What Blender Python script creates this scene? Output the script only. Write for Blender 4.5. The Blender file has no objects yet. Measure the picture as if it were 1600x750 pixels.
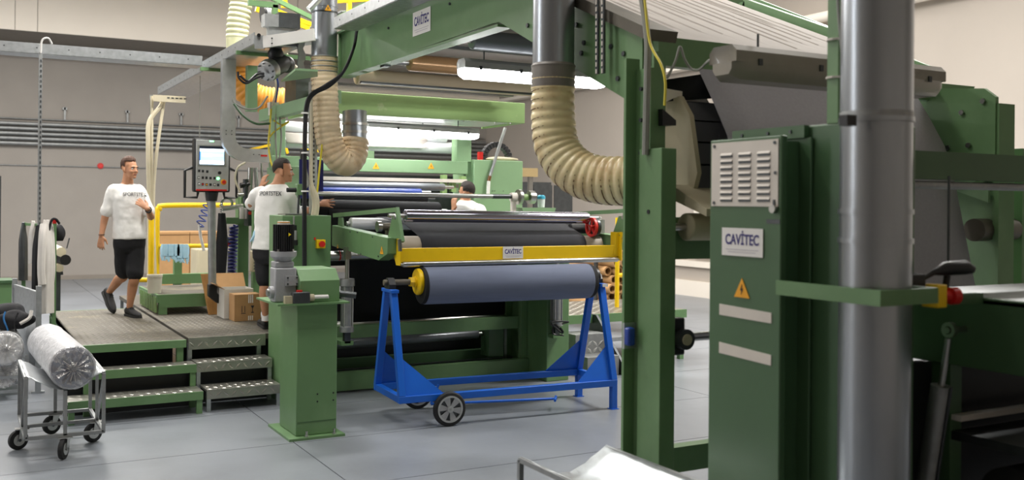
import bpy, bmesh, math, random
from mathutils import Vector, Matrix
random.seed(7)
SC = bpy.context.scene
COL = SC.collection
PI = math.pi

# ------------------------------------------------------------------ camera, world, light, exposure
YAW = math.atan2(860, 1555)
ROLL = math.radians(.5)
CAM_H = 1.92
cam_d = bpy.data.cameras.new('camera'); cam = bpy.data.objects.new('camera', cam_d); COL.objects.link(cam)
cam_d.sensor_fit = 'HORIZONTAL'; cam_d.sensor_width = 36.0; cam_d.lens = 36.0 * 1555 / 1600
cam_d.shift_y = -57.5 / 1600
cam_d.clip_start = .05; cam_d.clip_end = 200
cam.matrix_world = (Matrix.Translation((0, 0, CAM_H)) @ Matrix.Rotation(-YAW, 4, 'Z') @ Matrix.Rotation(PI / 2, 4, 'X') @ Matrix.Rotation(ROLL, 4, 'Z'))
SC.camera = cam
cam_d.dof.use_dof = True; cam_d.dof.focus_distance = 8.6; cam_d.dof.aperture_fstop = 2.0

W = bpy.data.worlds.new('hall_world'); SC.world = W; W.use_nodes = True
W.node_tree.nodes['Background'].inputs[0].default_value = (.62, .66, .72, 1)
W.node_tree.nodes['Background'].inputs[1].default_value = .10

SC.view_settings.view_transform = 'Standard'; SC.view_settings.look = 'None'
SC.view_settings.gamma = 1; SC.view_settings.use_curve_mapping = False
SC.view_settings.exposure = 0.34
SC.cycles.use_denoising = True
SC.cycles.max_bounces = 8

def area(name, loc, sx, sy, power, color=(1, .97, .93), rot=(0, 0, 0)):
    d = bpy.data.lights.new(name, 'AREA'); d.shape = 'RECTANGLE'; d.size = sx; d.size_y = sy
    d.energy = power; d.color = color
    o = bpy.data.objects.new(name, d); COL.objects.link(o); o.location = loc; o.rotation_euler = rot
    return o
# rows of hall lamps and one added lamp under the ceiling (outside the frame)
for (x, y, p) in ((1.0, 18.5, 460), (6.5, 19.5, 60), (11.0, 16.5, 60), (-3.5, 14.5, 120), (1.0, 14.0, 260), (6.5, 14.0, 340), (11.0, 12.0, 60),
                  (-2.5, 7.0, 60), (3.2, 10.6, 330), (8.9, 7.3, 460), (.6, 4.0, 25), (1.7, 6.4, 120), (10.5, 3.5, 90)):  # unseen; the one left of the cart is added to brighten the floor
    area('hall_or_added_light', (x, y, 6.55), 2.4, .5, p)

# unseen strip light added high on the left to brighten side faces and ducts
area('added_side_light', (-7.7, 11.0, 5.4), 13, 1.6, 620, (.95, .98, 1.0), (0, -PI / 2 + .12, .35))

# ------------------------------------------------------------------ sight-line helpers (a point of the photograph at a known real plane)
_s, _c, _cr, _sr = math.sin(YAW), math.cos(YAW), math.cos(ROLL), math.sin(ROLL)
def _ray(px, py):
    u0, v0 = px - 800, py - 375
    u, v = u0 * _cr + v0 * _sr, -u0 * _sr + v0 * _cr
    r = u / 1555; z = -(v + 57.5) / 1555
    return Vector((_s + _c * r, _c - _s * r, z))
def on_y(px, py, y):
    d = _ray(px, py); t = y / d.y; return Vector((d.x * t, y, CAM_H + d.z * t))
def on_x(px, py, x):
    d = _ray(px, py); t = x / d.x; return Vector((x, d.y * t, CAM_H + d.z * t))
def on_z(px, py, z):
    d = _ray(px, py); t = (z - CAM_H) / d.z; return Vector((d.x * t, d.y * t, z))

# ------------------------------------------------------------------ mesh builder
def frame(d):
    d = Vector(d).normalized()
    a = Vector((0, 0, 1)) if abs(d.z) < .95 else Vector((1, 0, 0))
    u = a.cross(d).normalized(); v = d.cross(u).normalized()
    return u, v, d
class MB:
    def __init__(s): s.v = []; s.f = []
    def add(s, vs, fs):
        n = len(s.v); s.v += [Vector(p) for p in vs]; s.f += [tuple(i + n for i in f) for f in fs]; return s
    def box(s, x0, x1, y0, y1, z0, z1):
        return s.add([(x0, y0, z0), (x1, y0, z0), (x1, y1, z0), (x0, y1, z0), (x0, y0, z1), (x1, y0, z1), (x1, y1, z1), (x0, y1, z1)],
                     [(3, 2, 1, 0), (4, 5, 6, 7), (0, 1, 5, 4), (1, 2, 6, 5), (2, 3, 7, 6), (3, 0, 4, 7)])
    def hexa(s, p):   # eight corners ordered like box
        return s.add(p, [(3, 2, 1, 0), (4, 5, 6, 7), (0, 1, 5, 4), (1, 2, 6, 5), (2, 3, 7, 6), (3, 0, 4, 7)])
    def bar(s, a, b, w, h, up=(0, 0, 1)):   # rectangular bar; w across, h along up
        a, b = Vector(a), Vector(b); d = (b - a).normalized(); up = Vector(up)
        if abs(d.dot(up)) > .99: up = Vector((0, 1, 0))
        u = d.cross(up).normalized() * (w / 2); v = u.cross(d).normalized() * (h / 2)
        return s.hexa([a - u - v, a + u - v, b + u - v, b - u - v, a - u + v, a + u + v, b + u + v, b - u + v])
    def prism(s, poly, ext):   # planar polygon extruded by ext
        n = len(poly); ext = Vector(ext); p = [Vector(q) for q in poly]
        vs = p + [q + ext for q in p]
        return s.add(vs, [tuple(range(n - 1, -1, -1)), tuple(range(n, 2 * n))] + [(i, (i + 1) % n, n + (i + 1) % n, n + i) for i in range(n)])
    def cyl(s, a, b, r, r2=None, n=20, caps=True):
        a, b = Vector(a), Vector(b); r2 = r if r2 is None else r2
        u, v, d = frame(b - a); vs = []
        for (c, q) in ((a, r), (b, r2)):
            for i in range(n):
                t = 2 * PI * i / n; vs.append(c + (u * math.cos(t) + v * math.sin(t)) * q)
        fs = [(i, (i + 1) % n, n + (i + 1) % n, n + i) for i in range(n)]
        if caps: fs += [tuple(range(n - 1, -1, -1)), tuple(range(n, 2 * n))]
        return s.add(vs, fs)
    def lathe(s, o, d, prof, n=24, caps=True):   # prof: (radius, distance along d)
        o = Vector(o); u, v, d = frame(d); vs = []; m = len(prof)
        for (r, h) in prof:
            for i in range(n):
                t = 2 * PI * i / n; vs.append(o + d * h + (u * math.cos(t) + v * math.sin(t)) * max(r, 1e-4))
        fs = [(k * n + i, k * n + (i + 1) % n, (k + 1) * n + (i + 1) % n, (k + 1) * n + i) for k in range(m - 1) for i in range(n)]
        if caps: fs += [tuple(range(n - 1, -1, -1)), tuple(range((m - 1) * n, m * n))]
        return s.add(vs, fs)
    def ring(s, o, d, r0, r1, h0, h1, n=32):   # an annulus with thickness
        o = Vector(o); u, v, d = frame(d); vs = []
        for (r, h) in ((r0, h0), (r1, h0), (r1, h1), (r0, h1)):
            for i in range(n):
                t = 2 * PI * i / n; vs.append(o + d * h + (u * math.cos(t) + v * math.sin(t)) * r)
        return s.add(vs, [(k * n + i, k * n + (i + 1) % n, ((k + 1) % 4) * n + (i + 1) % n, ((k + 1) % 4) * n + i) for k in range(4) for i in range(n)])
    def tube(s, pts, r, n=10, caps=True, sq=None):   # swept circle; r a number or one per point; sq = (w, h) for a rectangular section
        p = [Vector(q) for q in pts]; m = len(p)
        rs = r if isinstance(r, (list, tuple)) else [r] * m
        t = [((p[min(i + 1, m - 1)] - p[max(i - 1, 0)]).normalized()) for i in range(m)]
        u, v, _ = frame(t[0]); vs = []
        for i in range(m):
            if i:
                ax = t[i - 1].cross(t[i])
                if ax.length > 1e-7:
                    R = Matrix.Rotation(t[i - 1].angle(t[i]), 3, ax.normalized()); u = R @ u; v = R @ v
            for k in range(n):
                a = 2 * PI * k / n; vs.append(p[i] + (u * math.cos(a) + v * math.sin(a)) * rs[i])
        fs = [(i * n + k, i * n + (k + 1) % n, (i + 1) * n + (k + 1) % n, (i + 1) * n + k) for i in range(m - 1) for k in range(n)]
        if caps: fs += [tuple(range(n - 1, -1, -1)), tuple(range((m - 1) * n, m * n))]
        return s.add(vs, fs)
    def sphere(s, c, r, n=16, m=10):
        c = Vector(c); r = r if isinstance(r, (tuple, list)) else (r, r, r)
        vs = [c + Vector((0, 0, -r[2]))]
        for j in range(1, m):
            ph = -PI / 2 + PI * j / m
            for i in range(n):
                t = 2 * PI * i / n; vs.append(c + Vector((r[0] * math.cos(ph) * math.cos(t), r[1] * math.cos(ph) * math.sin(t), r[2] * math.sin(ph))))
        vs.append(c + Vector((0, 0, r[2]))); L = len(vs) - 1
        fs = [(0, 1 + (i + 1) % n, 1 + i) for i in range(n)]
        fs += [(1 + j * n + i, 1 + j * n + (i + 1) % n, 1 + (j + 1) * n + (i + 1) % n, 1 + (j + 1) * n + i) for j in range(m - 2) for i in range(n)]
        fs += [(1 + (m - 2) * n + i, 1 + (m - 2) * n + (i + 1) % n, L) for i in range(n)]
        return s.add(vs, fs)
    def grid(s, rows):   # rows of points -> sheet
        m, n = len(rows), len(rows[0])
        return s.add([q for r in rows for q in r], [(i * n + j, i * n + j + 1, (i + 1) * n + j + 1, (i + 1) * n + j) for i in range(m - 1) for j in range(n - 1)])
    def loft(s, rings, caps=True):
        n = len(rings[0]); m = len(rings)
        fs = [(i * n + k, i * n + (k + 1) % n, (i + 1) * n + (k + 1) % n, (i + 1) * n + k) for i in range(m - 1) for k in range(n)]
        if caps: fs += [tuple(range(n - 1, -1, -1)), tuple(range((m - 1) * n, m * n))]
        return s.add([q for r in rings for q in r], fs)
    def build(s, name, mat, parent=None, bevel=0, sharp=35, solid=0):
        off = root_loc(parent) if parent is not None else Vector((0, 0, 0))
        me = bpy.data.meshes.new(name)
        if parent is None and s.v:
            xs = [p.x for p in s.v]; ys = [p.y for p in s.v]; zs = [p.z for p in s.v]
            off = Vector(((min(xs) + max(xs)) / 2, (min(ys) + max(ys)) / 2, min(zs)))
        me.from_pydata([tuple(p - off) for p in s.v], [], s.f)
        me.update()
        b = bmesh.new(); b.from_mesh(me); bmesh.ops.recalc_face_normals(b, faces=b.faces); b.to_mesh(me); b.free()
        me.polygons.foreach_set('use_smooth', [True] * len(me.polygons))
        me.set_sharp_from_angle(angle=math.radians(sharp))
        me.materials.append(mat)
        o = bpy.data.objects.new(name, me); COL.objects.link(o)
        if parent is not None: o.parent = parent
        else: o.location = off
        if solid:
            m = o.modifiers.new('thickness', 'SOLIDIFY'); m.thickness = solid; m.offset = 0
        if bevel:
            m = o.modifiers.new('edge', 'BEVEL'); m.width = bevel; m.segments = 2; m.limit_method = 'ANGLE'; m.angle_limit = math.radians(40)
        return o
def root_loc(o):
    while o.parent is not None: o = o.parent
    return Vector(o.location)
def tag(o, label=None, cat=None, group=None, kind=None):
    if label: o['label'] = label
    if cat: o['category'] = cat
    if group: o['group'] = group
    if kind: o['kind'] = kind
    return o
def thing(name, loc, label, cat, group=None):
    o = bpy.data.objects.new(name, None); COL.objects.link(o); o.location = loc; o.empty_display_size = .1
    return tag(o, label, cat, group)
def lab(o, text): o['label'] = text; return o
def copy_tree(o, parent=None):
    c = o.copy(); COL.objects.link(c); c.parent = parent
    for ch in list(o.children): copy_tree(ch, c)
    return c
def B(x0, x1, y0, y1, z0, z1): return MB().box(x0, x1, y0, y1, z0, z1)
def BAR(a, b, w, h, up=(0, 0, 1)): return MB().bar(a, b, w, h, up)
def CYL(a, b, r, r2=None, n=24): return MB().cyl(a, b, r, r2, n)
def TUBE(p, r, n=10): return MB().tube(p, r, n)
def smooth_path(pts, k=8):   # Catmull-Rom through the points
    p = [Vector(q) for q in pts]; p = [p[0] * 2 - p[1]] + p + [p[-1] * 2 - p[-2]]; out = []
    for i in range(1, len(p) - 2):
        for j in range(k):
            t = j / k
            out.append(.5 * ((2 * p[i]) + (p[i + 1] - p[i - 1]) * t + (2 * p[i - 1] - 5 * p[i] + 4 * p[i + 1] - p[i + 2]) * t * t + (3 * p[i] - p[i - 1] - 3 * p[i + 1] + p[i + 2]) * t ** 3))
    out.append(p[-2]); return out
_fonts = {}
def text(s, size, origin, right, up, mat, parent, name='lettering', align='CENTER', depth=.0015, stretch=1.0, bold=0.0, fit=None):
    cu = bpy.data.curves.new('t', 'FONT'); cu.body = s; cu.size = size; cu.align_x = align; cu.align_y = 'CENTER'; cu.extrude = depth / 2; cu.offset = bold
    cu.resolution_u = 3
    ob = bpy.data.objects.new('t', cu); COL.objects.link(ob)
    dg = bpy.context.evaluated_depsgraph_get(); me = bpy.data.meshes.new_from_object(ob.evaluated_get(dg))
    bpy.data.objects.remove(ob); bpy.data.curves.remove(cu)
    right = Vector(right).normalized(); up = Vector(up).normalized(); nrm = right.cross(up)
    k = stretch
    if fit:
        xs = [v.co.x for v in me.vertices]; k = fit / (max(xs) - min(xs))
    o0 = Vector(origin) - root_loc(parent)
    for v in me.vertices: v.co = o0 + right * v.co.x * k + up * v.co.y + nrm * v.co.z
    me.update(); me.materials.clear(); me.materials.append(mat)
    o = bpy.data.objects.new(name, me); COL.objects.link(o); o.parent = parent
    return o

# ------------------------------------------------------------------ materials
M = {}
def srgb(h):
    c = [int(h[i:i + 2], 16) / 255 for i in (0, 2, 4)]
    return tuple(x / 12.92 if x <= .04045 else ((x + .055) / 1.055) ** 2.4 for x in c) + (1,)
def mat(name, col, rough=.5, metal=0.0, var=.08, scale=6.0, bump=0.0, bscale=60.0, spec=.5, alt=None, altscale=2.0, altpos=(.55, .75), stretch=None, emit=0, trans=0, sss=0, coat=0):
    m = bpy.data.materials.new(name); m.use_nodes = True; nt = m.node_tree; N = nt.nodes; L = nt.links
    b = N['Principled BSDF']
    col = srgb(col) if isinstance(col, str) else col
    b.inputs['Roughness'].default_value = rough; b.inputs['Metallic'].default_value = metal
    b.inputs['Specular IOR Level'].default_value = spec
    if coat: b.inputs['Coat Weight'].default_value = coat
    if trans: b.inputs['Transmission Weight'].default_value = trans
    if sss:
        b.inputs['Subsurface Weight'].default_value = sss; b.inputs['Subsurface Radius'].default_value = (.02, .01, .006)
    tc = N.new('ShaderNodeTexCoord'); src = tc.outputs['Object']
    if stretch:
        mp = N.new('ShaderNodeMapping'); mp.inputs['Scale'].default_value = stretch; L.new(src, mp.inputs['Vector']); src = mp.outputs['Vector']
    nz = N.new('ShaderNodeTexNoise'); nz.inputs['Scale'].default_value = scale; nz.inputs['Detail'].default_value = 5; L.new(src, nz.inputs['Vector'])
    mr = N.new('ShaderNodeMapRange'); mr.inputs[1].default_value = .25; mr.inputs[2].default_value = .75; mr.inputs[3].default_value = 1 - var; mr.inputs[4].default_value = 1 + var
    L.new(nz.outputs['Fac'], mr.inputs[0])
    mx = N.new('ShaderNodeMix'); mx.data_type = 'RGBA'; mx.blend_type = 'MULTIPLY'; mx.inputs[0].default_value = 1
    mx.inputs[6].default_value = col
    L.new(mr.outputs[0], mx.inputs[7]); outc = mx.outputs[2]
    if alt:
        n2 = N.new('ShaderNodeTexNoise'); n2.inputs['Scale'].default_value = altscale; n2.inputs['Detail'].default_value = 6; n2.inputs['Roughness'].default_value = .65; L.new(src, n2.inputs['Vector'])
        r2 = N.new('ShaderNodeMapRange'); r2.inputs[1].default_value = altpos[0]; r2.inputs[2].default_value = altpos[1]; L.new(n2.outputs['Fac'], r2.inputs[0])
        m2 = N.new('ShaderNodeMix'); m2.data_type = 'RGBA'; L.new(r2.outputs[0], m2.inputs[0]); L.new(outc, m2.inputs[6]); m2.inputs[7].default_value = srgb(alt) if isinstance(alt, str) else alt
        outc = m2.outputs[2]
    L.new(outc, b.inputs['Base Color'])
    if emit:
        L.new(outc, b.inputs['Emission Color']); b.inputs['Emission Strength'].default_value = emit
    if bump:
        n3 = N.new('ShaderNodeTexNoise'); n3.inputs['Scale'].default_value = bscale; n3.inputs['Detail'].default_value = 3; L.new(src, n3.inputs['Vector'])
        bp = N.new('ShaderNodeBump'); bp.inputs['Strength'].default_value = bump; bp.inputs['Distance'].default_value = .01; L.new(n3.outputs['Fac'], bp.inputs['Height']); L.new(bp.outputs[0], b.inputs['Normal'])
    M[name] = m
    return m
mat('green_paint', '64875A', .42, var=.07, scale=3, bump=.06, bscale=180, alt='7A9A70', altscale=1.3, altpos=(.5, .9))
mat('green_paint_shaded', '466544', .38, var=.08, scale=3, bump=.06, bscale=150)  # same machine green, darker: the foreground's dim light is in the colour
mat('green_paint_lit', '86A67E', .4, var=.05, scale=3, bump=.05, bscale=180)  # same machine green, lighter: the light on the far unit is in the colour
mat('green_worn', '86A468', .45, var=.07, scale=4, alt='C4C8A8', altscale=2.5, altpos=(.62, .78))
mat('floor_concrete', '858A91', .33, var=.10, scale=1.1, alt='6F7479', altscale=.8, altpos=(.45, .8), bump=.03, bscale=40)
mat('floor_joint', '3A3C3E', .8)
mat('wall_lower', 'A09A93', .85, var=.05, scale=1.5, bump=.12, bscale=30)  # greyer than the upper panels; the lower wall's shade is partly in the colour
mat('wall_upper', 'F1E9DD', .85, var=.03, scale=1.0, bump=.05, bscale=30)
mat('wall_warm', 'B8AFA5', .85, var=.04, scale=.8, bump=.06, bscale=30)
mat('concrete_beam', '8C857C', .85, var=.06)
mat('galvanised', 'B4B8BA', .38, .85, var=.16, scale=18, bump=.03, bscale=40)
mat('galvanised_dull', '9A9C9C', .5, .75, var=.14, scale=14)
mat('duct_steel', 'A4A9AF', .30, .9, var=.12, scale=3, stretch=(1, 1, .25), bump=.03, bscale=20)
mat('steel', 'B5B5B2', .28, 1.0, var=.08, scale=20)
mat('slate', '515154', .6, var=.08)
mat('chrome', 'B3AFC0', .14, 1.0, var=.04, scale=8)
mat('dark_steel', '55585A', .4, .8, var=.15, scale=12)
mat('aluminium', 'C2C3C2', .42, .8, var=.08, scale=15, bump=.05, bscale=80)
mat('checker_plate', 'A9A79E', .34, .85, var=.15, scale=10)
mat('worn_plate', '625D53', .55, .35, var=.2, scale=5, alt='9A9070', altscale=2, altpos=(.55, .85))
mat('cast_grey', 'A5A6A9', .5, .3, var=.08, scale=12, bump=.15, bscale=50)
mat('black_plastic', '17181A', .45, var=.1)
mat('black_rubber', '1D1D1E', .7, var=.1, bump=.1, bscale=70)
mat('black_fabric', '0E0F12', .85, var=.15, scale=30, bump=.15, bscale=350)
mat('charcoal_fabric', '2B2C31', .9, var=.08, scale=40, bump=.25, bscale=500)
mat('blue_grey_fabric', '687086', .8, var=.07, scale=5, bump=.2, bscale=500, stretch=(.5, 8, 8))
mat('white_fabric', 'A8A19A', .85, var=.03, scale=8, bump=.05, bscale=200)
mat('pale_fabric', 'A3A1A7', .8, var=.05, scale=60, bump=.08, bscale=300)
mat('blue_paint', '1560C8', .38, var=.07, scale=5, bump=.03, bscale=100)
mat('yellow_paint', 'F0C60A', .4, var=.05, scale=6, alt='D2A80C', altscale=5, altpos=(.62, .85))
mat('red_plastic', 'C8201C', .4)
mat('red_paint', 'D4322C', .45)
mat('blue_plastic', '1F3F96', .4)
mat('navy_panel', '20256E', .5)
mat('cream_cable', 'D5CBB0', .55, var=.06)
mat('yellow_cable', 'D9C83A', .5)
mat('black_cable', '1B1B1F', .45)
mat('grey_cable', '8F9088', .5)
mat('white_plate', 'E6E3DF', .5, var=.03)
mat('pale_plate', 'D8D0C6', .55, var=.05, scale=9)
mat('faint_print', 'B9B4BC', .6)
mat('violet_print', '3F3A78', .6)
mat('black_print', '22222A', .7)
mat('sign_yellow', 'F2A91C', .5)
mat('sticker_yellow', 'EBD11F', .5)
mat('flex_hose', 'E6D6A8', .35, var=.10, scale=5, alt='B4864A', altscale=3.2, altpos=(.46, .78), sss=.15)
mat('flex_hose_tan', 'D9C4A2', .35, var=.10, scale=5, alt='A98458', altscale=4.0, altpos=(.5, .8), sss=.15)
mat('flex_hose_pale', 'C4C39C', .45, var=.1, scale=5, sss=.1)
mat('flex_hose_orange', 'E39A3C', .45, var=.12, scale=6, sss=.1)
mat('hose_cuff', '77716A', .45, var=.15, scale=8)
mat('hose_wire', '6B4522', .4, .2)
mat('hose_wire_dark', '6D5838', .4, .3)
mat('brown_roller', 'A8835C', .3, .35, var=.06, scale=3)
mat('beige_roller', 'CDBB9F', .5, .0, var=.06, scale=3)
mat('grey_roller', '82868A', .35, .6, var=.06, scale=3)
mat('rubber_roller', 'A69C8E', .6, var=.08)
mat('white_roller', 'D9DADC', .35, .1, var=.03)
mat('cardboard', 'A98256', .85, var=.07, scale=12)
mat('cardboard_white', 'D0CCC4', .8, var=.04)
mat('wood_board', 'A8793E', .7, var=.15, scale=3, stretch=(10, 10, 1))
mat('hood_cover', 'B5AB90', .7, var=.10, scale=4)
mat('white_bucket', 'D5D0C0', .5)
mat('blue_glove', 'A6CCE0', .7, var=.06, scale=20)
mat('screen_blue', '9AD0F5', .3, emit=1.6)
mat('screen_white', 'F4F8FF', .3, emit=1.8)
mat('screen_deep', '1C6BE0', .3, emit=1.2)
mat('screen_dark', '1A2436', .3)
mat('lamp_glow', 'FFFFFF', .4, var=0, emit=13)
mat('lamp_off', '8C867A', .35, var=.08, scale=10, coat=.4)
mat('green_lamp', '7CFF9A', .4, emit=3)
mat('skin', 'C08A68', .55, var=.06, scale=18, sss=.12)
mat('shirt_white', 'F0EEEA', .85, var=.03, bump=.35, bscale=14)
mat('shorts_black', '17171B', .85, bump=.3, bscale=16)
mat('hair_dark', '2A1F1A', .7, bump=.5, bscale=120)
mat('hair_brown', '4A2F20', .7, bump=.5, bscale=120)
mat('shoe_black', '1C1C1E', .7)
mat('sole', '2B2B2B', .8)
mat('eye_white', 'E5E0DC', .4)
mat('iris', '2F2218', .4)
mat('lip', '9C5B4E', .5)
mat('cloth_white', 'CDC8C2', .85, bump=.3, bscale=12)
mat('cloth_black', '16161A', .85, bump=.3, bscale=14)
mat('cloth_blue', '2F6FA8', .8)
mat('bottle_white', 'DCE3E2', .35)
mat('bottle_cap', '3FA7C4', .4)
mat('tan_wood', 'A48E64', .7)
# ------------------------------------------------------------------ the hall
def struct(name, mb, m, parent=None, **k):
    o = mb.build(name, m, parent, **k)
    if parent is None: o['kind'] = 'structure'
    return o
fl = struct('floor', B(-8, 13.5, -4, 26, -.12, -.012), M['floor_joint'])
ys = [-4, -.24, 1.09, 2.42, 3.75, 5.09, 6.42, 7.75, 9.08, 10.41, 11.74, 13.07, 14.4, 17.06, 19.72, 22.4, 26]
xs = [-8, -2.0, 2.33, 6.6, 10.0, 13.5]
for i in range(len(xs) - 1):
    for j in range(len(ys) - 1):
        B(xs[i] + .004, xs[i + 1] - .004, ys[j] + .004, ys[j + 1] - .004, -.012, 0).build('slab', M['floor_concrete'], fl)
struct('wall_back', B(-8, 13.5, 26, 26.3, 0, 7), M['wall_lower'])
ub = struct('trim_1', B(-8, 13.5, 24.05, 25.99, 5.58, 7), M['concrete_beam'])
x0 = -8
for x1 in (.98, 1.42, 7.2, 13.5):
    B(x0 + .006, x1 - .006, 24.0, 24.05, 5.57, 7).build('panel', M['wall_upper'], ub); x0 = x1
struct('baseboard_back', B(-8, 13.5, 25.97, 26, 0, .1), M['concrete_beam'])
struct('wall_right', B(13.5, 13.8, -4, 26.3, 0, 7), M['wall_warm'])
struct('baseboard_right', B(13.42, 13.5, -4, 26, 0, .32), M['wall_upper'])
struct('trim_2', B(13.40, 13.5, -4, 26, .62, .74), M['wall_upper'])
struct('wall_left', B(-8.3, -8, -4, 26.3, 0, 7), M['wall_warm'])
struct('wall_front', B(-8.3, 13.8, -4.3, -4, 0, 7), M['wall_warm'])
struct('ceiling', B(-8.3, 13.8, -4.3, 26.3, 7, 7.2), M['wall_upper'])
# pipes along the back wall
for k, z in enumerate((3.68, 3.565, 3.45, 3.335, 3.22)):
    tag(CYL((-8, 25.86, z), (13.4, 25.86, z), .047, n=14).build('wall_pipe', M['galvanised_dull']),
        ['topmost', 'second', 'middle', 'fourth', 'lowest'][k] + ' of the five long grey pipes running along the back wall', 'pipe', 'pipes on the back wall')
tag(CYL((-8, 25.95, 3.80), (13.4, 25.95, 3.80), .018, n=8).build('conduit', M['galvanised_dull']), 'thin grey conduit just above the five pipes on the back wall', 'conduit', 'conduits on the back wall')
tag(CYL((-8, 25.97, 2.71), (13.4, 25.97, 2.71), .014, n=8).build('conduit', M['galvanised_dull']), 'thin pale conduit low on the back wall at head height', 'conduit', 'conduits on the back wall')
for k, px in enumerate((102, 200, 284, 374)):
    p = on_y(px, 180, 25.9)
    t = thing('pipe_hanger', (p.x, 25.95, 3.82), 'thin grey pipe hanger on the back wall, %s from the left' % ['first', 'second', 'third', 'fourth'][k], 'hanger', 'hangers on the back wall')
    B(p.x - .02, p.x + .02, 25.92, 25.99, 3.82, 4.12).build('rod', M['galvanised_dull'], t)
    B(p.x - .05, p.x + .05, 25.92, 25.99, 4.05, 4.11).build('clamp', M['galvanised_dull'], t)
p = on_y(158, 259, 25.9)
t = thing('alarm_button', (p.x, 25.98, p.z), 'small round red alarm button on the back wall left of the walking man', 'button')
CYL((p.x, 26, p.z), (p.x, 25.95, p.z), .07).build('housing', M['red_plastic'], t); CYL((p.x, 25.95, p.z), (p.x, 25.93, p.z), .04).build('push_disc', M['red_paint'], t)
# pipes high on the right wall
a = on_x(1165, 52, 13.3); b = on_x(1500, -40, 13.3)
tag(CYL(a, (13.3, 5.0, a.z), .09, n=14).build('wall_pipe', M['wall_upper']), 'cream pipe high on the right wall above the cooling frame', 'pipe')
tag(B(13.2, 13.48, 12.4, 25.5, a.z - .5, a.z - .42).build('cable_ledge', M['wall_upper']), 'cream cable ledge under the pipe high on the right wall', 'ledge')
t = thing('wall_cabinet', (13.45, 15.6, .85), 'flat pale electrical cabinet on the right wall seen between the two green posts', 'cabinet')
B(13.4, 13.5, 14.2, 16.4, .85, 2.4).build('body', M['wall_warm'], t); B(13.38, 13.4, 14.25, 16.35, .9, 2.35).build('door', M['wall_upper'], t)

# ------------------------------------------------------------------ platforms and steps
def lozenges(x0, x1, y0, y1, z, pitch=.075, L=.028, w=.009, h=.004):
    mb = MB(); nx = int((x1 - x0) / pitch); ny = int((y1 - y0) / pitch)
    for i in range(nx):
        for j in range(ny):
            cx = x0 + (i + .5) * pitch; cy = y0 + (j + .5) * pitch; a = PI / 4 if (i + j) % 2 else -PI / 4
            c, s = math.cos(a), math.sin(a)
            mb.add([(cx + c * L, cy + s * L, z), (cx - s * w, cy + c * w, z), (cx - c * L, cy - s * L, z), (cx + s * w, cy - c * w, z), (cx, cy, z + h)],
                   [(0, 1, 4), (1, 2, 4), (2, 3, 4), (3, 0, 4)])
    return mb
def lozenges_v(x0, x1, z0, z1, y, pitch=.085, L=.04, w=.012, h=.006):
    mb = MB(); nx = int((x1 - x0) / pitch); nz = int((z1 - z0) / pitch)
    for i in range(nx):
        for j in range(nz):
            cx = x0 + (i + .5) * pitch; cz = z0 + (j + .5) * pitch; a = PI / 4 if (i + j) % 2 else -PI / 4
            c, s = math.cos(a), math.sin(a)
            mb.add([(cx + c * L, y, cz + s * L), (cx - s * w, y, cz + c * w), (cx - c * L, y, cz - s * L), (cx + s * w, y, cz - c * w), (cx, y - h, cz)],
                   [(0, 1, 4), (1, 2, 4), (2, 3, 4), (3, 0, 4)])
    return mb
def stuff(o): o['kind'] = 'stuff'; return o
# left platform: green frame, worn plate
t = thing('work_platform', (1.4, 11.3, 0), 'left green framed work platform with worn ribbed deck under the walking man', 'platform')
B(.92, 1.87, 9.75, 12.85, .56, .6).build('deck', M['worn_plate'], t)
stuff(lozenges(.92, 1.87, 9.75, 12.85, .6, .06).build('tread_pattern', M['worn_plate'], t))
B(.95, 1.85, 10.3, 10.32, 0, .56).build('shade_sheet', M['black_plastic'], t)  # black sheet added so the space under the deck stays dark
for (x0, x1, y0, y1) in ((.92, 1.87, 9.72, 9.75), (.92, .95, 9.75, 12.85), (.92, 1.87, 12.85, 12.88)):
    B(x0, x1, y0, y1, .53, .6).build('edge_beam', M['green_paint'], t)
for (x, y) in ((.94, 9.78), (1.82, 9.78), (.94, 12.8), (1.82, 12.8)): B(x - .03, x + .03, y - .03, y + .03, 0, .56).build('leg', M['green_paint'], t)
t = thing('step_unit', (1.4, 9.5, 0), 'green framed two step stair below the left platform', 'steps')
for z, y0, y1, x0 in ((.4, 9.5, 9.72, .95), (.2, 9.2, 9.5, .80)):
    B(x0, 1.92, y0, y1, z - .03, z).build('tread', M['checker_plate'], t)
    stuff(lozenges(x0, 1.92, y0, y1, z, .07).build('tread_pattern', M['checker_plate'], t))
    B(x0, 1.92, y0 - .012, y0, z - .075, z).build('nosing', M['green_paint'], t)
    for x in (x0 + .03, 1.89): B(x - .025, x + .025, y0, y0 + .05, 0, z - .03).build('leg', M['green_paint'], t)
B(.8, 1.9, 9.6, 9.63, 0, .36).build('kick_plate', M['black_plastic'], t)
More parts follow.
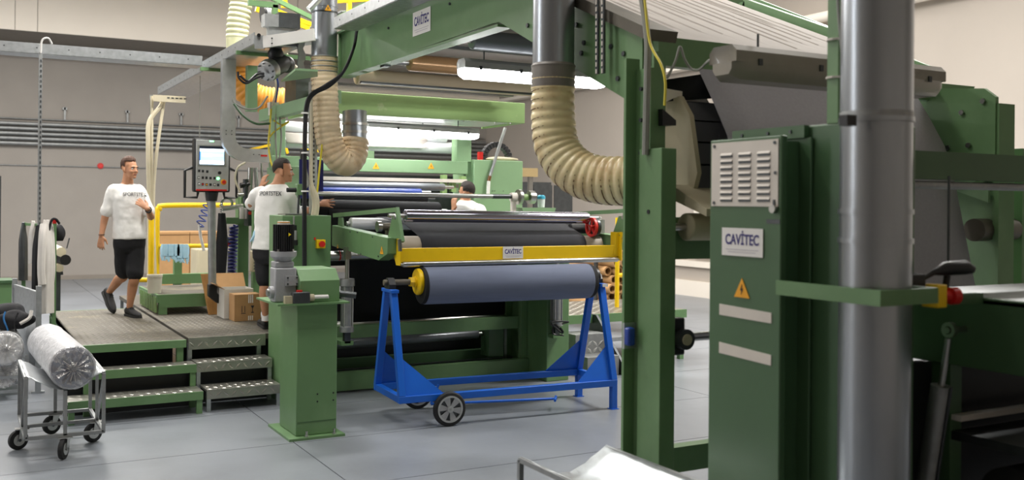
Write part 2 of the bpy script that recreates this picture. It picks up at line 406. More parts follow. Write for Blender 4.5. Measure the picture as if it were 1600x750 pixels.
# right platform: checker plate
t = thing('work_platform', (2.4, 11.5, 0), 'right checker plate platform with bright folded front edge beside the man at the controls', 'platform')
B(1.91, 3.0, 9.85, 14.6, .55, .6).build('deck', M['worn_plate'], t)
stuff(lozenges(1.91, 3.05, 9.9, 13, .6, .06).build('tread_pattern', M['worn_plate'], t))
B(1.93, 3.0, 10.3, 10.32, 0, .55).build('shade_sheet', M['black_plastic'], t)  # another black sheet standing in for the shade below the deck
B(1.91, 2.65, 9.82, 9.85, .49, .602).build('nosing', M['checker_plate'], t)
stuff(lozenges_v(1.91, 2.65, .5, .6, 9.82, .07).build('tread_pattern', M['checker_plate'], t))
for (x, y) in ((1.93, 9.88), (2.6, 9.9), (1.93, 14.5), (2.9, 14.5), (1.93, 12)): B(x - .02, x + .02, y - .02, y + .02, 0, .55).build('leg', M['galvanised'], t)
t = thing('step_unit', (2.3, 9.5, 0), 'checker plate two step stair below the right platform', 'steps')
for z, y0, y1, x0 in ((.4, 9.55, 9.82, 1.93), (.2, 9.24, 9.55, 1.96)):
    B(x0, 2.64, y0, y1, z - .02, z).build('tread', M['checker_plate'], t)
    stuff(lozenges(x0, 2.64, y0, y1, z, .065).build('tread_pattern', M['checker_plate'], t))
    B(x0, 2.64, y0 - .01, y0, z - .085, z).build('nosing', M['checker_plate'], t)
    stuff(lozenges_v(x0, 2.64, z - .08, z, y0 - .01, .07).build('tread_pattern', M['checker_plate'], t))
    for x in (x0 + .02, 2.62): B(x - .018, x + .018, y0, y0 + .04, 0, z - .02).build('leg', M['galvanised'], t)
B(1.93, 2.64, 9.7, 9.73, 0, .36).build('kick_plate', M['black_plastic'], t)
# far right stair
t = thing('step_unit', (6.3, 9.6, 0), 'bright diamond plate steps behind the right end of the blue cart', 'steps')
for z0, z1, y0, y1 in ((0, .22, 9.2, 9.45), (.22, .44, 9.45, 9.75)):
    B(6.06, 6.48, y0, y1 + .01, z0, z1).build('step', M['galvanised_dull'], t)
    stuff(lozenges_v(6.06, 6.48, z0, z1, y0, .075, .05, .018, .010).build('tread_pattern', M['aluminium'], t))
MB().prism([(6.5, 9.15, 0), (6.5, 9.15, .12), (6.5, 9.7, .62), (6.5, 9.9, .62), (6.5, 9.9, 0)], (.03, 0, 0)).build('stringer', M['dark_steel'], t)
t = thing('work_platform', (7.0, 10.5, 0), 'small platform behind the right end of the blue cart', 'platform')
B(6.06, 7.9, 9.8, 11.2, .57, .62).build('deck', M['checker_plate'], t)
stuff(lozenges(6.06, 7.9, 9.8, 11.2, .62, .075).build('tread_pattern', M['checker_plate'], t))
B(6.06, 7.9, 9.77, 9.8, .52, .62).build('nosing', M['green_paint'], t)
for x in (6.6, 7.85): B(x - .03, x + .03, 9.8, 9.86, 0, .57).build('leg', M['green_paint'], t)
B(6.55, 7.9, 9.8, 9.84, .28, .32).build('brace', M['galvanised'], t)
# yellow railing on that platform
t = thing('safety_railing', (7.25, 10.35, .62), 'yellow safety railing on the small platform beside the pile of cardboard tubes', 'railing')
CYL((7.25, 10.35, .62), (7.25, 10.35, 1.75), .028).build('post', M['yellow_paint'], t)
CYL((7.9, 10.35, .62), (7.9, 10.35, 1.75), .028).build('post', M['yellow_paint'], t)
for z in (1.72, 1.02): CYL((7.25, 10.35, z), (7.9, 10.35, z), .028).build('rail', M['yellow_paint'], t)

# ------------------------------------------------------------------ far left background
t = thing('safety_railing', (2.6, 13.5, .6), 'yellow safety railing with rounded top corner behind the control panel', 'railing')
pts = [(2.22, 13.5, .6), (2.22, 13.5, 1.72), (2.25, 13.5, 1.80), (2.33, 13.5, 1.85), (3.3, 13.5, 1.86)]
TUBE(smooth_path(pts, 6), .033, 12).build('top_rail', M['yellow_paint'], t)
CYL((2.22, 13.5, 1.32), (3.3, 13.5, 1.32), .028).build('knee_rail', M['yellow_paint'], t)
t = thing('safety_railing', (2.02, 12.75, .6), 'yellow railing post behind the walking man', 'railing')
CYL((2.02, 12.7, .6), (2.02, 12.7, 1.75), .033).build('post', M['yellow_paint'], t)
CYL((2.02, 12.7, .95), (1.84, 12.75, .95), .028).build('rail', M['yellow_paint'], t)
B(1.97, 2.07, 12.65, 12.75, .6, .72).build('base', M['black_plastic'], t)
# low green platform
t = thing('low_platform', (2.4, 12.2, .6), 'low green platform with grey top left of the leaning board', 'platform')
B(2.0, 2.75, 12.0, 13.3, .80, .83).build('top', M['worn_plate'], t)
B(2.0, 2.75, 11.97, 12.0, .68, .83).build('edge_beam', M['green_paint'], t)
B(1.97, 2.0, 11.97, 13.3, .74, .83).build('side_beam', M['green_paint'], t)
for k in range(10): B(1.96, 1.98, 12.02 + k * .12, 12.06 + k * .12, .62, .80).build('slat', M['green_worn'], t)
for (x, y) in ((2.04, 12.02), (2.7, 12.02), (2.04, 13.25), (2.7, 13.25)): B(x - .045, x + .045, y - .045, y + .045, .6, .8).build('leg', M['green_paint'], t)
# green post stand carrying gloves
t = thing('green_stand', (2.55, 13.9, .6), 'short green post on a green cross beam behind the blue gloves', 'stand')
B(2.5, 2.6, 13.85, 13.95, .6, 1.3).build('post', M['green_paint'], t); B(2.2, 3.3, 13.84, 13.96, .8, .93).build('cross_beam', M['green_paint'], t)
# bucket
p = on_y(242, 455, 12.25)
t = thing('bucket', (p.x, 12.25, .83), 'white plastic bucket on the low green platform', 'bucket')
MB().lathe((p.x, 12.25, .83), (0, 0, 1), [(.075, 0), (.085, .19), (.09, .19), (.09, .215), (.08, .215), (.07, .02)], 24).build('body', M['white_bucket'], t)
# gloves hanging on the mid rail: each glove a thing
for k in range(5):
    px = 258 + k * 9.5 if k < 3 else 281 + (k - 3) * 9
    p = on_y(px, 384, 13.44)
    mb = MB(); rr = random.Random(k)
    ln = .13 + .03 * (k >= 3)
    mb.loft([[(p.x + a * w, 13.45 - b, p.z - h) for a, b in ((-1, .0), (-.6, .03), (.6, .03), (1, 0), (.6, -.03), (-.6, -.03))] for h, w in ((-.02, .04), (.03, .055), (.09, .056), (ln, .045))])
    for f in range(4):
        x = p.x - .042 + f * .027
        mb.tube([(x, 13.45, p.z - ln + .02), (x + rr.uniform(-.008, .008), 13.44, p.z - ln - .03), (x + rr.uniform(-.03, .03), 13.44, p.z - ln - rr.uniform(.04, .09))], [.015, .014, .009], 8)
    tag(mb.build('glove', M['blue_glove']), 'pale blue work glove hanging on the yellow rail, %s from the left' % ['first', 'second', 'third', 'fourth', 'fifth'][k], 'glove', 'gloves on the yellow rail')
# pallet boxes in the background
for k, (pa, pb, nm) in enumerate(((246, 296, 'left'), (297, 352, 'right'))):
    a = on_y(pa, 432, 18.5); b = on_y(pb, 432, 18.5)
    t = thing('pallet_box', ((a.x + b.x) / 2, 18.9, 0), '%s brown cardboard pallet box far behind the yellow railing' % nm, 'box', 'pallet boxes by the back wall')
    B(a.x, b.x, 18.5, 19.3, .14, 1.33).build('carton', M['cardboard'], t)
    B(a.x, b.x, 18.48, 19.32, 1.31, 1.35).build('lid', M['cardboard'], t)
    for q in range(3): B(a.x, b.x, 18.5 + q * .3, 18.6 + q * .3, .08, .14).build('slat', M['wood_board'], t)
    for q in range(3):
        xx = a.x + (b.x - a.x - .1) * q / 2; B(xx, xx + .1, 18.5, 19.3, 0, .08).build('runner', M['wood_board'], t)
# wrapped stack behind HMI post
p = on_y(325, 425, 15.5)
tag(B(p.x - .16, p.x + .17, 15.5, 16.0, .0, 1.19).build('wrapped_stack', M['hood_cover'], bevel=.03), 'film wrapped stack of yellowish goods behind the control panel post', 'stack')
# pale cable bundle rising to the tray
t = thing('cable_riser', (2.1, 12.8, .6), 'pale cables rising from the floor to the left cable tray', 'cables')
for k, (pp, r) in enumerate(((((234, 478), (234, 330), (232, 230), (234, 190), (252, 165), (256, 150)), .028), (((240, 470), (238, 320), (238, 150)), .016), (((244, 468), (240, 330), (243, 260), (252, 190), (258, 150)), .02))):
    TUBE(smooth_path([on_y(x, y, 12.9) for x, y in pp], 6), r, 8).build('cable', M['cream_cable'], t)
BAR(on_y(240, 478, 12.95), on_y(236, 148, 12.95), .03, .02).build('riser_rail', M['galvanised'], t)
# perforated bracket
p, q = on_y(240, 150, 12.85), on_y(290, 156, 12.85)
t = thing('perforated_bracket', tuple(p), 'cream perforated steel bracket under the end of the far cable tray', 'bracket')
B(p.x, q.x, 12.83, 12.86, q.z - .04, q.z + .04).build('strip', M['cream_cable'], t)
for k in range(5): B(p.x + .16 + k * .05, p.x + .19 + k * .05, 12.825, 12.831, q.z + .005, q.z + .018).build('slot', M['dark_steel'], t)

# ------------------------------------------------------------------ cable trays
def tray(name, a, b, w, h, label, parent=None, mt='galvanised', lips=True):   # floor plate and two lips along a->b at their underside
    a, b = Vector(a), Vector(b); d = (b - a).normalized(); sd = Vector((d.y, -d.x, 0)).normalized()
    t = parent or thing(name, tuple((a + b) / 2), label, 'cable tray')
    BAR(a, b, w, .012).build('tray_floor', M[mt], t)
    for s in (-1, 1): BAR(a + sd * s * w / 2 + Vector((0, 0, h / 2)), b + sd * s * w / 2 + Vector((0, 0, h / 2)), .012, h).build('side_wall', M[mt], t)
    n = max(2, int((b - a).length / .3))
    for k in range(n):   # dark fixing holes on the outer sides
        c = a + d * ((k + .5) / n * (b - a).length) + Vector((0, 0, h * .55))
        for s in (-1, 1): CYL(c + sd * s * (w / 2 + .003), c + sd * s * (w / 2 + .008), .008, n=8).build('rivet', M['dark_steel'], t)
    return t
tray('cable_tray', (-2, 12.1, 3.50), (2.45, 12.1, 3.50), .30, .11, 'long galvanised cable tray crossing the upper left above the walking man')
t = tray('cable_tray', (2.72, 15.2, 3.46), (2.72, 9.75, 3.46), .45, .11, 'wide galvanised cable tray running from the far bracket to the machine')
BAR((2.40, 11.8, 3.44), (3.2, 11.8, 3.44), .04, .04).build('support', M['green_paint'], t)
BAR((2.45, 10.3, 3.44), (3.3, 10.3, 3.44), .04, .04).build('support', M['green_paint'], t)
q = on_y(404, 58, 9.75); r = on_y(492, 36, 9.2)
t = thing('cable_tray', tuple(q), 'white faced tray end beside the left steel duct', 'cable tray')
BAR(on_y(412, 66, 9.7), on_y(492, 54, 9.35), .03, .115).build('side_wall', M['white_plate'], t)
BAR(on_y(398, 66, 9.72), on_y(413, 66, 9.7), .03, .13).build('end_plate', M['galvanised'], t)
CYL(on_y(405, 55, 9.70), on_y(405, 55, 9.66), .018).build('port', M['black_plastic'], t)
BAR(on_y(412, 73, 9.9), on_y(492, 62, 9.6), .4, .012).build('tray_floor', M['galvanised_dull'], t)
for k in range(5):
    for dz in (4, -4):
        c = on_y(425 + k * 14.5, 64 - k * 2.1 + dz, 9.61); CYL(c, c + Vector((0, -.012, 0)), .008, n=8).build('rivet', M['dark_steel'], t)
# tray along the top of the side beam
a, b = on_x(527, 62, 3.3), on_x(660, -16, 3.3)
t = tray("cable_tray", (3.13, 8.9, 3.53), (3.13, 5.0, 3.53), .22, .10, 'riveted galvanised cable tray along the top of the long green side beam')
# vertical tray with a bend, left of the controls
t = thing('cable_duct', (2.52, 11, 2.4), 'galvanised cable duct dropping vertically and bending towards the operator', 'cable duct')
path = [(2.53, 11.0, 3.46), (2.53, 11.0, 2.62)] + [(2.53 + .2 * (1 - math.cos(a)), 11.0, 2.62 - .2 * math.sin(a)) for a in (.4, .8, 1.2, PI / 2)] + [(2.98, 11.0, 2.42)]
def rect_sweep(path, w, dpt, yc):
    rings = []
    for i, p in enumerate(path):
        p = Vector(p); d = (Vector(path[min(i + 1, len(path) - 1)]) - Vector(path[max(i - 1, 0)])).normalized(); n = Vector((d.z, 0, -d.x))
        rings.append([p + n * (w / 2) + Vector((0, -dpt / 2, 0)), p - n * (w / 2) + Vector((0, -dpt / 2, 0)), p - n * (w / 2) + Vector((0, dpt / 2, 0)), p + n * (w / 2) + Vector((0, dpt / 2, 0))])
    return MB().loft(rings)
rect_sweep(path, .13, .12, 0).build('duct_body', M['galvanised'], t)
p2 = [Vector(p) + Vector((0, -.062, 0)) for p in path]
rect_sweep(p2, .145, .008, 0).build('lid', M['aluminium'], t)
for (x, z) in ((2.50, 2.68), (2.56, 2.68), (2.50, 2.64), (2.56, 2.64), (2.8, 2.43), (2.86, 2.43)): CYL((x, 10.93, z), (x, 10.922, z), .006, n=8).build('rivet', M['dark_steel'], t)
B(2.88, 2.95, 10.925, 10.933, 2.41, 2.43).build('red_sticker', M['red_plastic'], t)
# strut on the far left
p = on_y(64, 70, 11.9); q = on_y(62, 352, 11.9)
t = thing('strut_channel', (p.x, 11.9, 1.2), 'slotted grey strut hanging from the left cable tray down to the clothes rack', 'strut')
BAR((p.x, 11.9, 3.5), (p.x, 11.9, .0), .035, .04).build('channel', M['galvanised_dull'], t)
for k in range(40):
    z = 3.4 - k * .055; B(p.x - .002, p.x + .010, 11.876, 11.881, z, z + .028).build('slot', M['dark_steel'], t)
TUBE(smooth_path([(p.x, 11.88, 3.5), (p.x + .01, 11.85, 3.63), (p.x + .07, 11.85, 3.66), (p.x + .11, 11.9, 3.61)], 6), .01, 8).build('cable_tie', M['white_plate'], t)

# ------------------------------------------------------------------ control panel on its post
t = thing('operator_terminal', (2.45, 11.4, .9), 'grey operator control panel with lit screen and push buttons on a post', 'control panel')
c0 = on_y(303, 300, 11.5); c1 = on_y(361, 217, 11.5)
X0, X1, Z0, Z1 = c0.x, c1.x, c0.z, c1.z; Yp = 11.5
hous = B(X0, X1, Yp, Yp + .12, Z0, Z1).build('housing', M['black_plastic'], t, bevel=.02)
B(X0 + .022, X1 - .022, Yp - .006, Yp, Z0 + .018, Z1 - .022).build('face_plate', M['aluminium'], t, bevel=.004)
w = X1 - X0; h = Z1 - Z0
def fp(u, v): return (X0 + u * w, Yp, Z1 - v * h)
def fbox(u0, v0, u1, v1, d0, d1): return B(X0 + u0 * w, X0 + u1 * w, Yp - d1, Yp - d0, Z1 - v1 * h, Z1 - v0 * h)
bz = fbox(.10, .13, .88, .53, .006, .012).build('screen_bezel', M['grey_cable'], t)
fbox(.14, .15, .82, .50, .012, .014).build('screen', M['screen_dark'], bz)
for (u0, v0, u1, v1, m) in ((.15, .20, .81, .49, 'screen_blue'), (.15, .20, .81, .25, 'screen_white'), (.22, .29, .48, .345, 'screen_white'), (.5, .30, .78, .33, 'screen_white'), (.15, .42, .81, .485, 'screen_white'), (.15, .25, .17, .42, 'screen_deep')):
    fbox(u0, v0, u1, v1, .014, .0155 if m == 'screen_blue' else .017).build('screen_field', M[m], bz)
fbox(.42, .045, .53, .07, .006, .009).build('green_mark', M['green_lamp'], t)
fbox(.06, .945, .90, .975, .006, .009).build('red_strip', M['red_plastic'], t)
btn = [(.14, .61, 'black_plastic'), (.24, .615, 'black_plastic'), (.36, .62, 'black_plastic'), (.13, .735, 'white_plate'), (.24, .735, 'black_plastic'), (.34, .735, 'black_plastic'), (.45, .74, 'black_plastic'), (.56, .74, 'black_plastic'),
       (.14, .85, 'white_plate'), (.24, .855, 'red_plastic'), (.345, .86, 'sign_yellow'), (.45, .86, 'black_plastic'), (.56, .86, 'pale_plate'), (.66, .865, 'black_plastic')]
for (u, v, m) in btn:
    p = Vector(fp(u, v)); B(p.x - .013, p.x + .013, Yp - .009, Yp - .006, p.z - .015, p.z + .015).build('button_frame', M['dark_steel'], t)
    CYL((p.x, Yp - .009, p.z), (p.x, Yp - .018, p.z), .009, n=12).build('push_button', M[m], t)
p = Vector(fp(.655, .745)); CYL((p.x, Yp - .006, p.z), (p.x, Yp - .02, p.z), .016, n=14).build('lit_button', M['green_lamp'], t)
p = Vector(fp(.69, .64)); CYL((p.x, Yp - .006, p.z), (p.x, Yp - .03, p.z), .018, n=14).build('key_switch', M['black_plastic'], t)
p = Vector(fp(.81, .81)); CYL((p.x, Yp - .006, p.z), (p.x, Yp - .012, p.z), .032).build('yellow_ring', M['sign_yellow'], t); CYL((p.x, Yp - .012, p.z), (p.x, Yp - .035, p.z), .02).build('stop_button', M['red_plastic'], t)
for s, xx in ((-1, X0), (1, X1)):
    o = .085 * s
    TUBE([(xx, Yp + .06, Z0 + .28), (xx + o, Yp + .06, Z0 + .24), (xx + o, Yp + .06, Z0 - .06), (xx + (.05 * -s), Yp + .06, Z0 - .06), (xx + (.06 * -s), Yp + .06, Z0)], .016, 8).build('handle', M['black_plastic'], t)
xm = on_y(333, 305, Yp).x
MB().cyl((xm, Yp + .06, Z0), (xm, Yp + .06, Z0 - .10), .075, .06).build('collar', M['black_plastic'], t)
xe = on_y(334, 445, Yp).x; ze = on_y(334, 447, Yp).z
CYL((xm, Yp + .06, Z0 - .05), (xe, Yp + .06, ze), .045).build('post', M['galvanised_dull'], t)
rect_sweep([(xe, Yp + .06, ze + .02), (xe, Yp + .06, ze - .10), (xe + .06, Yp + .06, ze - .15), (xe + .2, Yp + .06, ze - .15)], .1, .1, 0).build('elbow', M['black_plastic'], t, bevel=.01)
# ------------------------------------------------------------------ shared small builders
GP = M['green_paint']; UP0 = Vector((0, 0, 1))
def roller(name, a, b, r, m, parent, shaft=.02, ext=.12, n=28, label=None):
    a, b = Vector(a), Vector(b); d = (b - a).normalized(); L = (b - a).length
    o = MB().lathe(a, d, [(r * .55, -.004), (r * .9, 0), (r, .008), (r, L - .008), (r * .9, L), (r * .55, L + .004)], n).build(name, M[m], parent)
    if label: lab(o, label)
    if shaft: CYL(a - d * ext, b + d * ext, shaft, n=14).build('shaft', M['steel'], o)
    return o
def tri_sign(c, right, up, s, parent, name='warning_sign'):
    c = Vector(c); right = Vector(right).normalized(); up = Vector(up).normalized(); n = right.cross(up)
    o = MB().prism([c - right * s * .5 - up * s * .42, c + right * s * .5 - up * s * .42, c + up * s * .45], n * .002).build(name, M['sign_yellow'], parent)
    p = o if parent.parent is None else parent
    c2 = c + n * .003; u, w = up * s, right * s
    z = [c2 + w * .03 + u * .2, c2 - w * .09 - u * .10, c2 - w * .01 - u * .10, c2 - w * .03 - u * .30, c2 + w * .09 - u * .02, c2 + w * .015 - u * .02]
    MB().prism(z, n * .001).build('flash_symbol', M['black_print'], p)
    return o
def name_plate(c, right, up, w, h, parent):
    c = Vector(c); right = Vector(right).normalized(); up = Vector(up).normalized(); n = right.cross(up)
    a = c - right * w / 2 - up * h / 2
    o = MB().prism([a, a + right * w, a + right * w + up * h, a + up * h], n * .003).build('name_plate', M['white_plate'], parent)
    text('CAV\u0130TEC', h * .52, c + n * .0035 + up * h * .07, right, up, M['violet_print'], o, fit=w * .82, bold=.013 * h)
    for k, dz in ((0, .27), (1, .36)):
        q = c + n * .0032 - up * h * dz; ln = right * w * (.40 - .06 * k)
        MB().prism([q - ln - up * h * .012, q + ln - up * h * .012, q + ln + up * h * .012, q - ln + up * h * .012], n * .0006).build('fine_print', M['faint_print'], o)
    return o
def stop_switch(c, parent, s=.085, n=(0, -1, 0)):
    c = Vector(c); n = Vector(n)
    o = BAR(c, c + n * .05, s, s).build('emergency_stop', M['yellow_paint'], parent, bevel=.004)
    if parent.parent is None:
        CYL(c + n * .05, c + n * .065, s * .22).build('stem', M['red_plastic'], o); CYL(c + n * .06, c + n * .085, s * .34).build('push_knob', M['red_plastic'], o)
    return o
def bolts(pts, n, r, parent, m='steel', h=.012):
    n = Vector(n)
    for p in pts: CYL(p, Vector(p) + n * h, r, n=6).build('bolt', M[m], parent)

# ------------------------------------------------------------------ laminating machine (far unit)
LM = thing('laminating_machine', (4.5, 10.8, 0), 'large light green laminating machine with rollers in the middle of the hall', 'machine')
GF = M['green_paint_lit']
# base and right frame
lab(B(2.9, 5.75, 9.56, 9.66, .02, .20).build('base_beam', M['green_paint'], LM), 'green base beam along the floor')
B(3.2, 5.5, 10.1, 10.2, .02, .25).build('base_beam', M['green_paint_shaded'], LM)
B(5.52, 5.80, 9.18, 10.3, 0, 1.28).build('side_frame', GP, LM, bevel=.008)
B(5.44, 5.52, 9.60, 9.66, 0, .95).build('frame_rib', GP, LM, bevel=.004)
B(5.44, 5.52, 9.95, 10.01, 0, .95).build('frame_rib', GP, LM, bevel=.004)
lab(B(3.1, 5.5, 9.66, 9.74, .53, .66).build('cross_beam', M['green_paint'], LM), 'green cross beam below the black web')
B(3.1, 5.5, 9.9, 9.98, .12, .17).build('floor_rail', M['dark_steel'], LM)
B(3.1, 5.3, 10.3, 10.34, .05, .9).build('dark_cover', M['black_plastic'], LM)
roller('web_roller', (3.4, 9.9, .44), (5.05, 9.9, .46), .05, 'grey_roller', LM)
lab(B(5.12, 5.3, 9.75, 9.95, .22, .52).build('drive_box', M['green_paint_shaded'], LM), 'dark green drive box low on the right')
B(5.34, 5.37, 9.8, 9.84, .05, .6).build('guide_rod', M['steel'], LM)
# black web hanging between frames
def sheet(rows, name, m, parent, solid=.003): return MB().grid(rows).build(name, M[m], parent, solid=solid, sharp=80)
def xrow(x0, x1, y, z, n=10, wob=0): return [(x0 + (x1 - x0) * k / n, y + wob * math.sin(k * 1.7 + z * 9), z) for k in range(n + 1)]
sheet([xrow(3.50, 5.50, 9.60 + .05 * k, 1.62 - k * .1, 10, .004) for k in range(8)] + [xrow(3.53, 5.48, 9.98, .8, 10), xrow(3.55, 5.42, 9.99, .60, 10)], 'black_web', 'black_fabric', LM)
roller('deflector_roller', (3.35, 10.02, .62), (5.44, 10.02, .62), .045, 'steel', LM)
roller('feed_roller', (3.24, 9.72, 1.37), (5.5, 9.72, 1.37), .05, 'steel', LM)
lab(CYL((3.36, 9.72, 1.37), (3.375, 9.72, 1.37), .051).build('red_band', M['red_plastic'], LM), 'thin red band round the end of the feed roller')
# side frames
B(3.02, 3.20, 10.5, 11.2, 0, 2.3).build('side_frame', GF, LM, bevel=.008)
lab(B(5.52, 5.86, 10.3, 10.9, 0, 1.75).build('pedestal', GF, LM, bevel=.008), 'light green pedestal on the right')
lab(B(3.0, 5.42, 10.92, 11.06, 2.27, 2.425).build('guard_beam', GF, LM, bevel=.006), 'pale green beam carrying two warning signs')
for px in (588, 674): tri_sign(on_y(px, 259, 10.917), (1, 0, 0), (0, 0, 1), .085, LM)
B(3.03, 3.16, 10.95, 11.1, 2.42, 2.95).build('upright', GF, LM, bevel=.006)
B(5.28, 5.48, 10.95, 11.1, 2.42, 2.84).build('upright', GF, LM, bevel=.006)
B(4.30, 4.58, 11.9, 12.0, 2.3, 2.75).build('upright', GF, LM, bevel=.006)
lab(B(5.49, 6.18, 10.9, 11.5, 1.5, 2.45).build('housing_box', GF, LM, bevel=.008), 'green housing box on the right with strip curtain arch on top')
B(5.42, 5.52, 10.98, 11.05, 1.5, 2.44).build('housing_edge', GF, LM)
bolts([(5.75 + .03 * k, 10.897, 2.07) for k in (0, 1, 5, 11)], (0, -1, 0), .006, LM, 'dark_steel', .004)
# nip and inner rollers
roller('web_roller', (3.20, 11.2, 2.78), (5.25, 11.2, 2.72), .06, 'white_roller', LM)
roller('web_roller', (3.20, 11.2, 2.60), (5.42, 11.2, 2.60), .07, 'white_roller', LM)
sheet([[(3.2 + (1.72 + .04 * math.sin(k)) * j / 6, 11.12 - .012 * k, 2.70 - .018 * k) for j in range(7)] for k in range(8)], 'white_web', 'white_fabric', LM)
B(3.25, 5.3, 10.7, 10.74, 2.16, 2.2).build('cross_rail', M['pale_plate'], LM)
B(3.25, 5.3, 10.9, 10.94, 2.1, 2.15).build('cross_rail', M['worn_plate'], LM)
roller('coating_roller', (3.3, 10.6, 2.10), (4.95, 10.6, 2.10), .042, 'grey_roller', LM)
roller('coating_roller', (3.3, 10.52, 2.035), (4.62, 10.52, 2.035), .04, 'blue_plastic', LM, label='blue coated roller')
roller('coating_roller', (3.3, 10.9, 1.98), (4.85, 10.9, 1.98), .09, 'black_rubber', LM, label='black rubber roller')
B(3.25, 5.4, 11.3, 11.4, 1.7, 2.25).build('machine_panel', M['dark_steel'], LM)
for (x, z0, z1) in ((5.0, 2.0, 2.25), (5.12, 2.05, 2.2), (5.25, 1.98, 2.24)):
    B(x, x + .06, 10.75, 10.82, z0, z1).build('bearing_bracket', M['green_worn'], LM)
roller('black_roll', (3.22, 10.25, 1.84), (4.72, 10.25, 1.82), .105, 'black_fabric', LM, shaft=.03, ext=.1, label='roll of black fabric')
sheet([xrow(3.4, 4.75, 10.14, 1.84 - .1 * k, 10, .006) for k in range(7)], 'black_web', 'black_fabric', LM)
# long chrome shaft with bearing
lab(CYL((3.1, 9.9, 2.0), (5.50, 9.9, 1.995), .024).build('winding_shaft', M['steel'], LM), 'long bare steel winding shaft')
lab(CYL((5.22, 9.9, 1.995), (5.46, 9.9, 1.995), .026).build('shaft_sleeve', M['dark_steel'], LM), 'dark sleeve near the right end')
for x0, x1, r, m in ((5.46, 5.53, .05, 'pale_plate'), (5.55, 5.585, .088, 'steel'), (5.585, 5.68, .035, 'green_worn'), (5.69, 5.76, .075, 'steel'), (5.76, 5.78, .05, 'dark_steel')):
    CYL((x0, 9.9, 1.99), (x1, 9.9, 1.99), r).build('bearing', M[m], LM)
B(5.47, 5.52, 9.88, 9.93, 1.7, 1.95).build('bearing_bracket', M['pale_plate'], LM)
MB().hexa([(5.6, 9.8, 1.72), (5.95, 9.8, 1.72), (5.95, 10.0, 1.72), (5.6, 10.0, 1.72), (5.55, 9.8, 1.87), (6.0, 9.8, 1.87), (6.0, 10.0, 1.87), (5.55, 10.0, 1.87)]).build('bearing_bracket', GF, LM)
# lamp beam box
lab(B(3.20, 5.68, 9.98, 10.02, 2.84, 3.075).build('hood_beam', M['green_worn'], LM, bevel=.006), 'worn yellowish green front beam of the hood')
B(5.64, 5.68, 10.02, 11.0, 2.84, 3.07).build('hood_side', M['green_worn'], LM)
B(3.2, 3.24, 10.02, 11.0, 2.84, 3.07).build('hood_side', M['green_worn'], LM)
B(3.22, 5.66, 10.02, 10.98, 2.86, 2.875).build('hood_underside', M['aluminium'], LM)
bolts([(4.9, 10.0, 2.84), (5.3, 10.0, 2.84), (5.5, 10.0, 2.84)], (0, 0, -1), .01, LM)
B(3.35, 5.3, 9.9, 9.94, 3.07, 3.12).build('scraper_strip', M['pale_plate'], LM)
B(3.15, 5.45, 9.84, 9.88, 3.125, 3.15).build('dark_rail', M['dark_steel'], LM)
# left upper bracket with drive motor
q = on_y(452, 120, 9.75)
MB().prism([on_y(405, 172, 10.6), on_y(520, 140, 9.55), on_y(520, 160, 9.55), on_y(405, 190, 10.6)], (.1, .02, 0)).build('side_arm', GF, LM)
MB().prism([on_z(404 + 36, 128, 3.12), on_z(497, 120, 3.12), on_z(497, 112, 3.12), on_z(462, 110, 3.12)], (0, 0, .02)).build('motor_plate', GF, LM)
B(2.72, 2.83, 10.9, 11.0, 2.9, 3.4).build('hanger_post', GF, LM)
B(3.05, 3.2, 10.2, 10.6, 2.95, 3.25).build('gear_case', M['dark_steel'], LM)
# drive motor: own thing on the plate
a, b = on_y(416, 112, 9.8), on_y(462, 88, 10.1)
t = thing('drive_motor', tuple((a + b) / 2), 'black cylindrical drive motor with round silver end high on the left', 'motor')
d = (b - a).normalized()
MB().lathe(a, d, [(.06, 0), (.105, .01), (.11, .05), (.11, .09)], 24).build('end_plate', M['steel'], t)
CYL(a + d * .09, a + d * .30, .095).build('body', M['black_plastic'], t)
MB().sphere(a + d * .32 + Vector((.03, 0, -.02)), .085).build('motor_cap', M['black_plastic'], t)
MB().sphere(a + d * .24 + Vector((-.04, 0, .10)), .08).build('motor_cap', M['black_plastic'], t)
for k in range(8):
    an = 2 * PI * k / 8; u, v, _ = frame(d); c = a + (u * math.cos(an) + v * math.sin(an)) * .085
    CYL(c, c - d * .012, .008, n=6).build('bolt', M['dark_steel'], t)
TUBE(smooth_path([a + Vector((-.02, -.02, -.04)), on_y(400, 122, 9.8), on_y(385, 130, 9.8), on_y(374, 122, 9.8), on_y(372, 112, 9.8)], 6), .012, 8).build('cable', M['black_cable'], t)
TUBE(smooth_path([a + Vector((-.02, -.02, -.02)), on_y(402, 116, 9.8), on_y(388, 127, 9.8), on_y(375, 118, 9.8)], 6), .012, 8).build('cable', M['black_cable'], t)
# scalloped plate beside the motor
pts = [on_y(470, 62, 9.7), on_y(477, 60, 9.7), on_y(477, 70, 9.7), on_y(474, 76, 9.7), on_y(478, 84, 9.7), on_y(478, 92, 9.7), on_y(475, 98, 9.7), on_y(477, 108, 9.7), on_y(467, 108, 9.7), on_y(466, 98, 9.7), on_y(468, 84, 9.7), on_y(466, 74, 9.7)]
tag(MB().prism(pts, (0, .03, 0)).build('scalloped_plate', M['aluminium']), 'wavy edged clear grey plate beside the drive motor', 'plate')
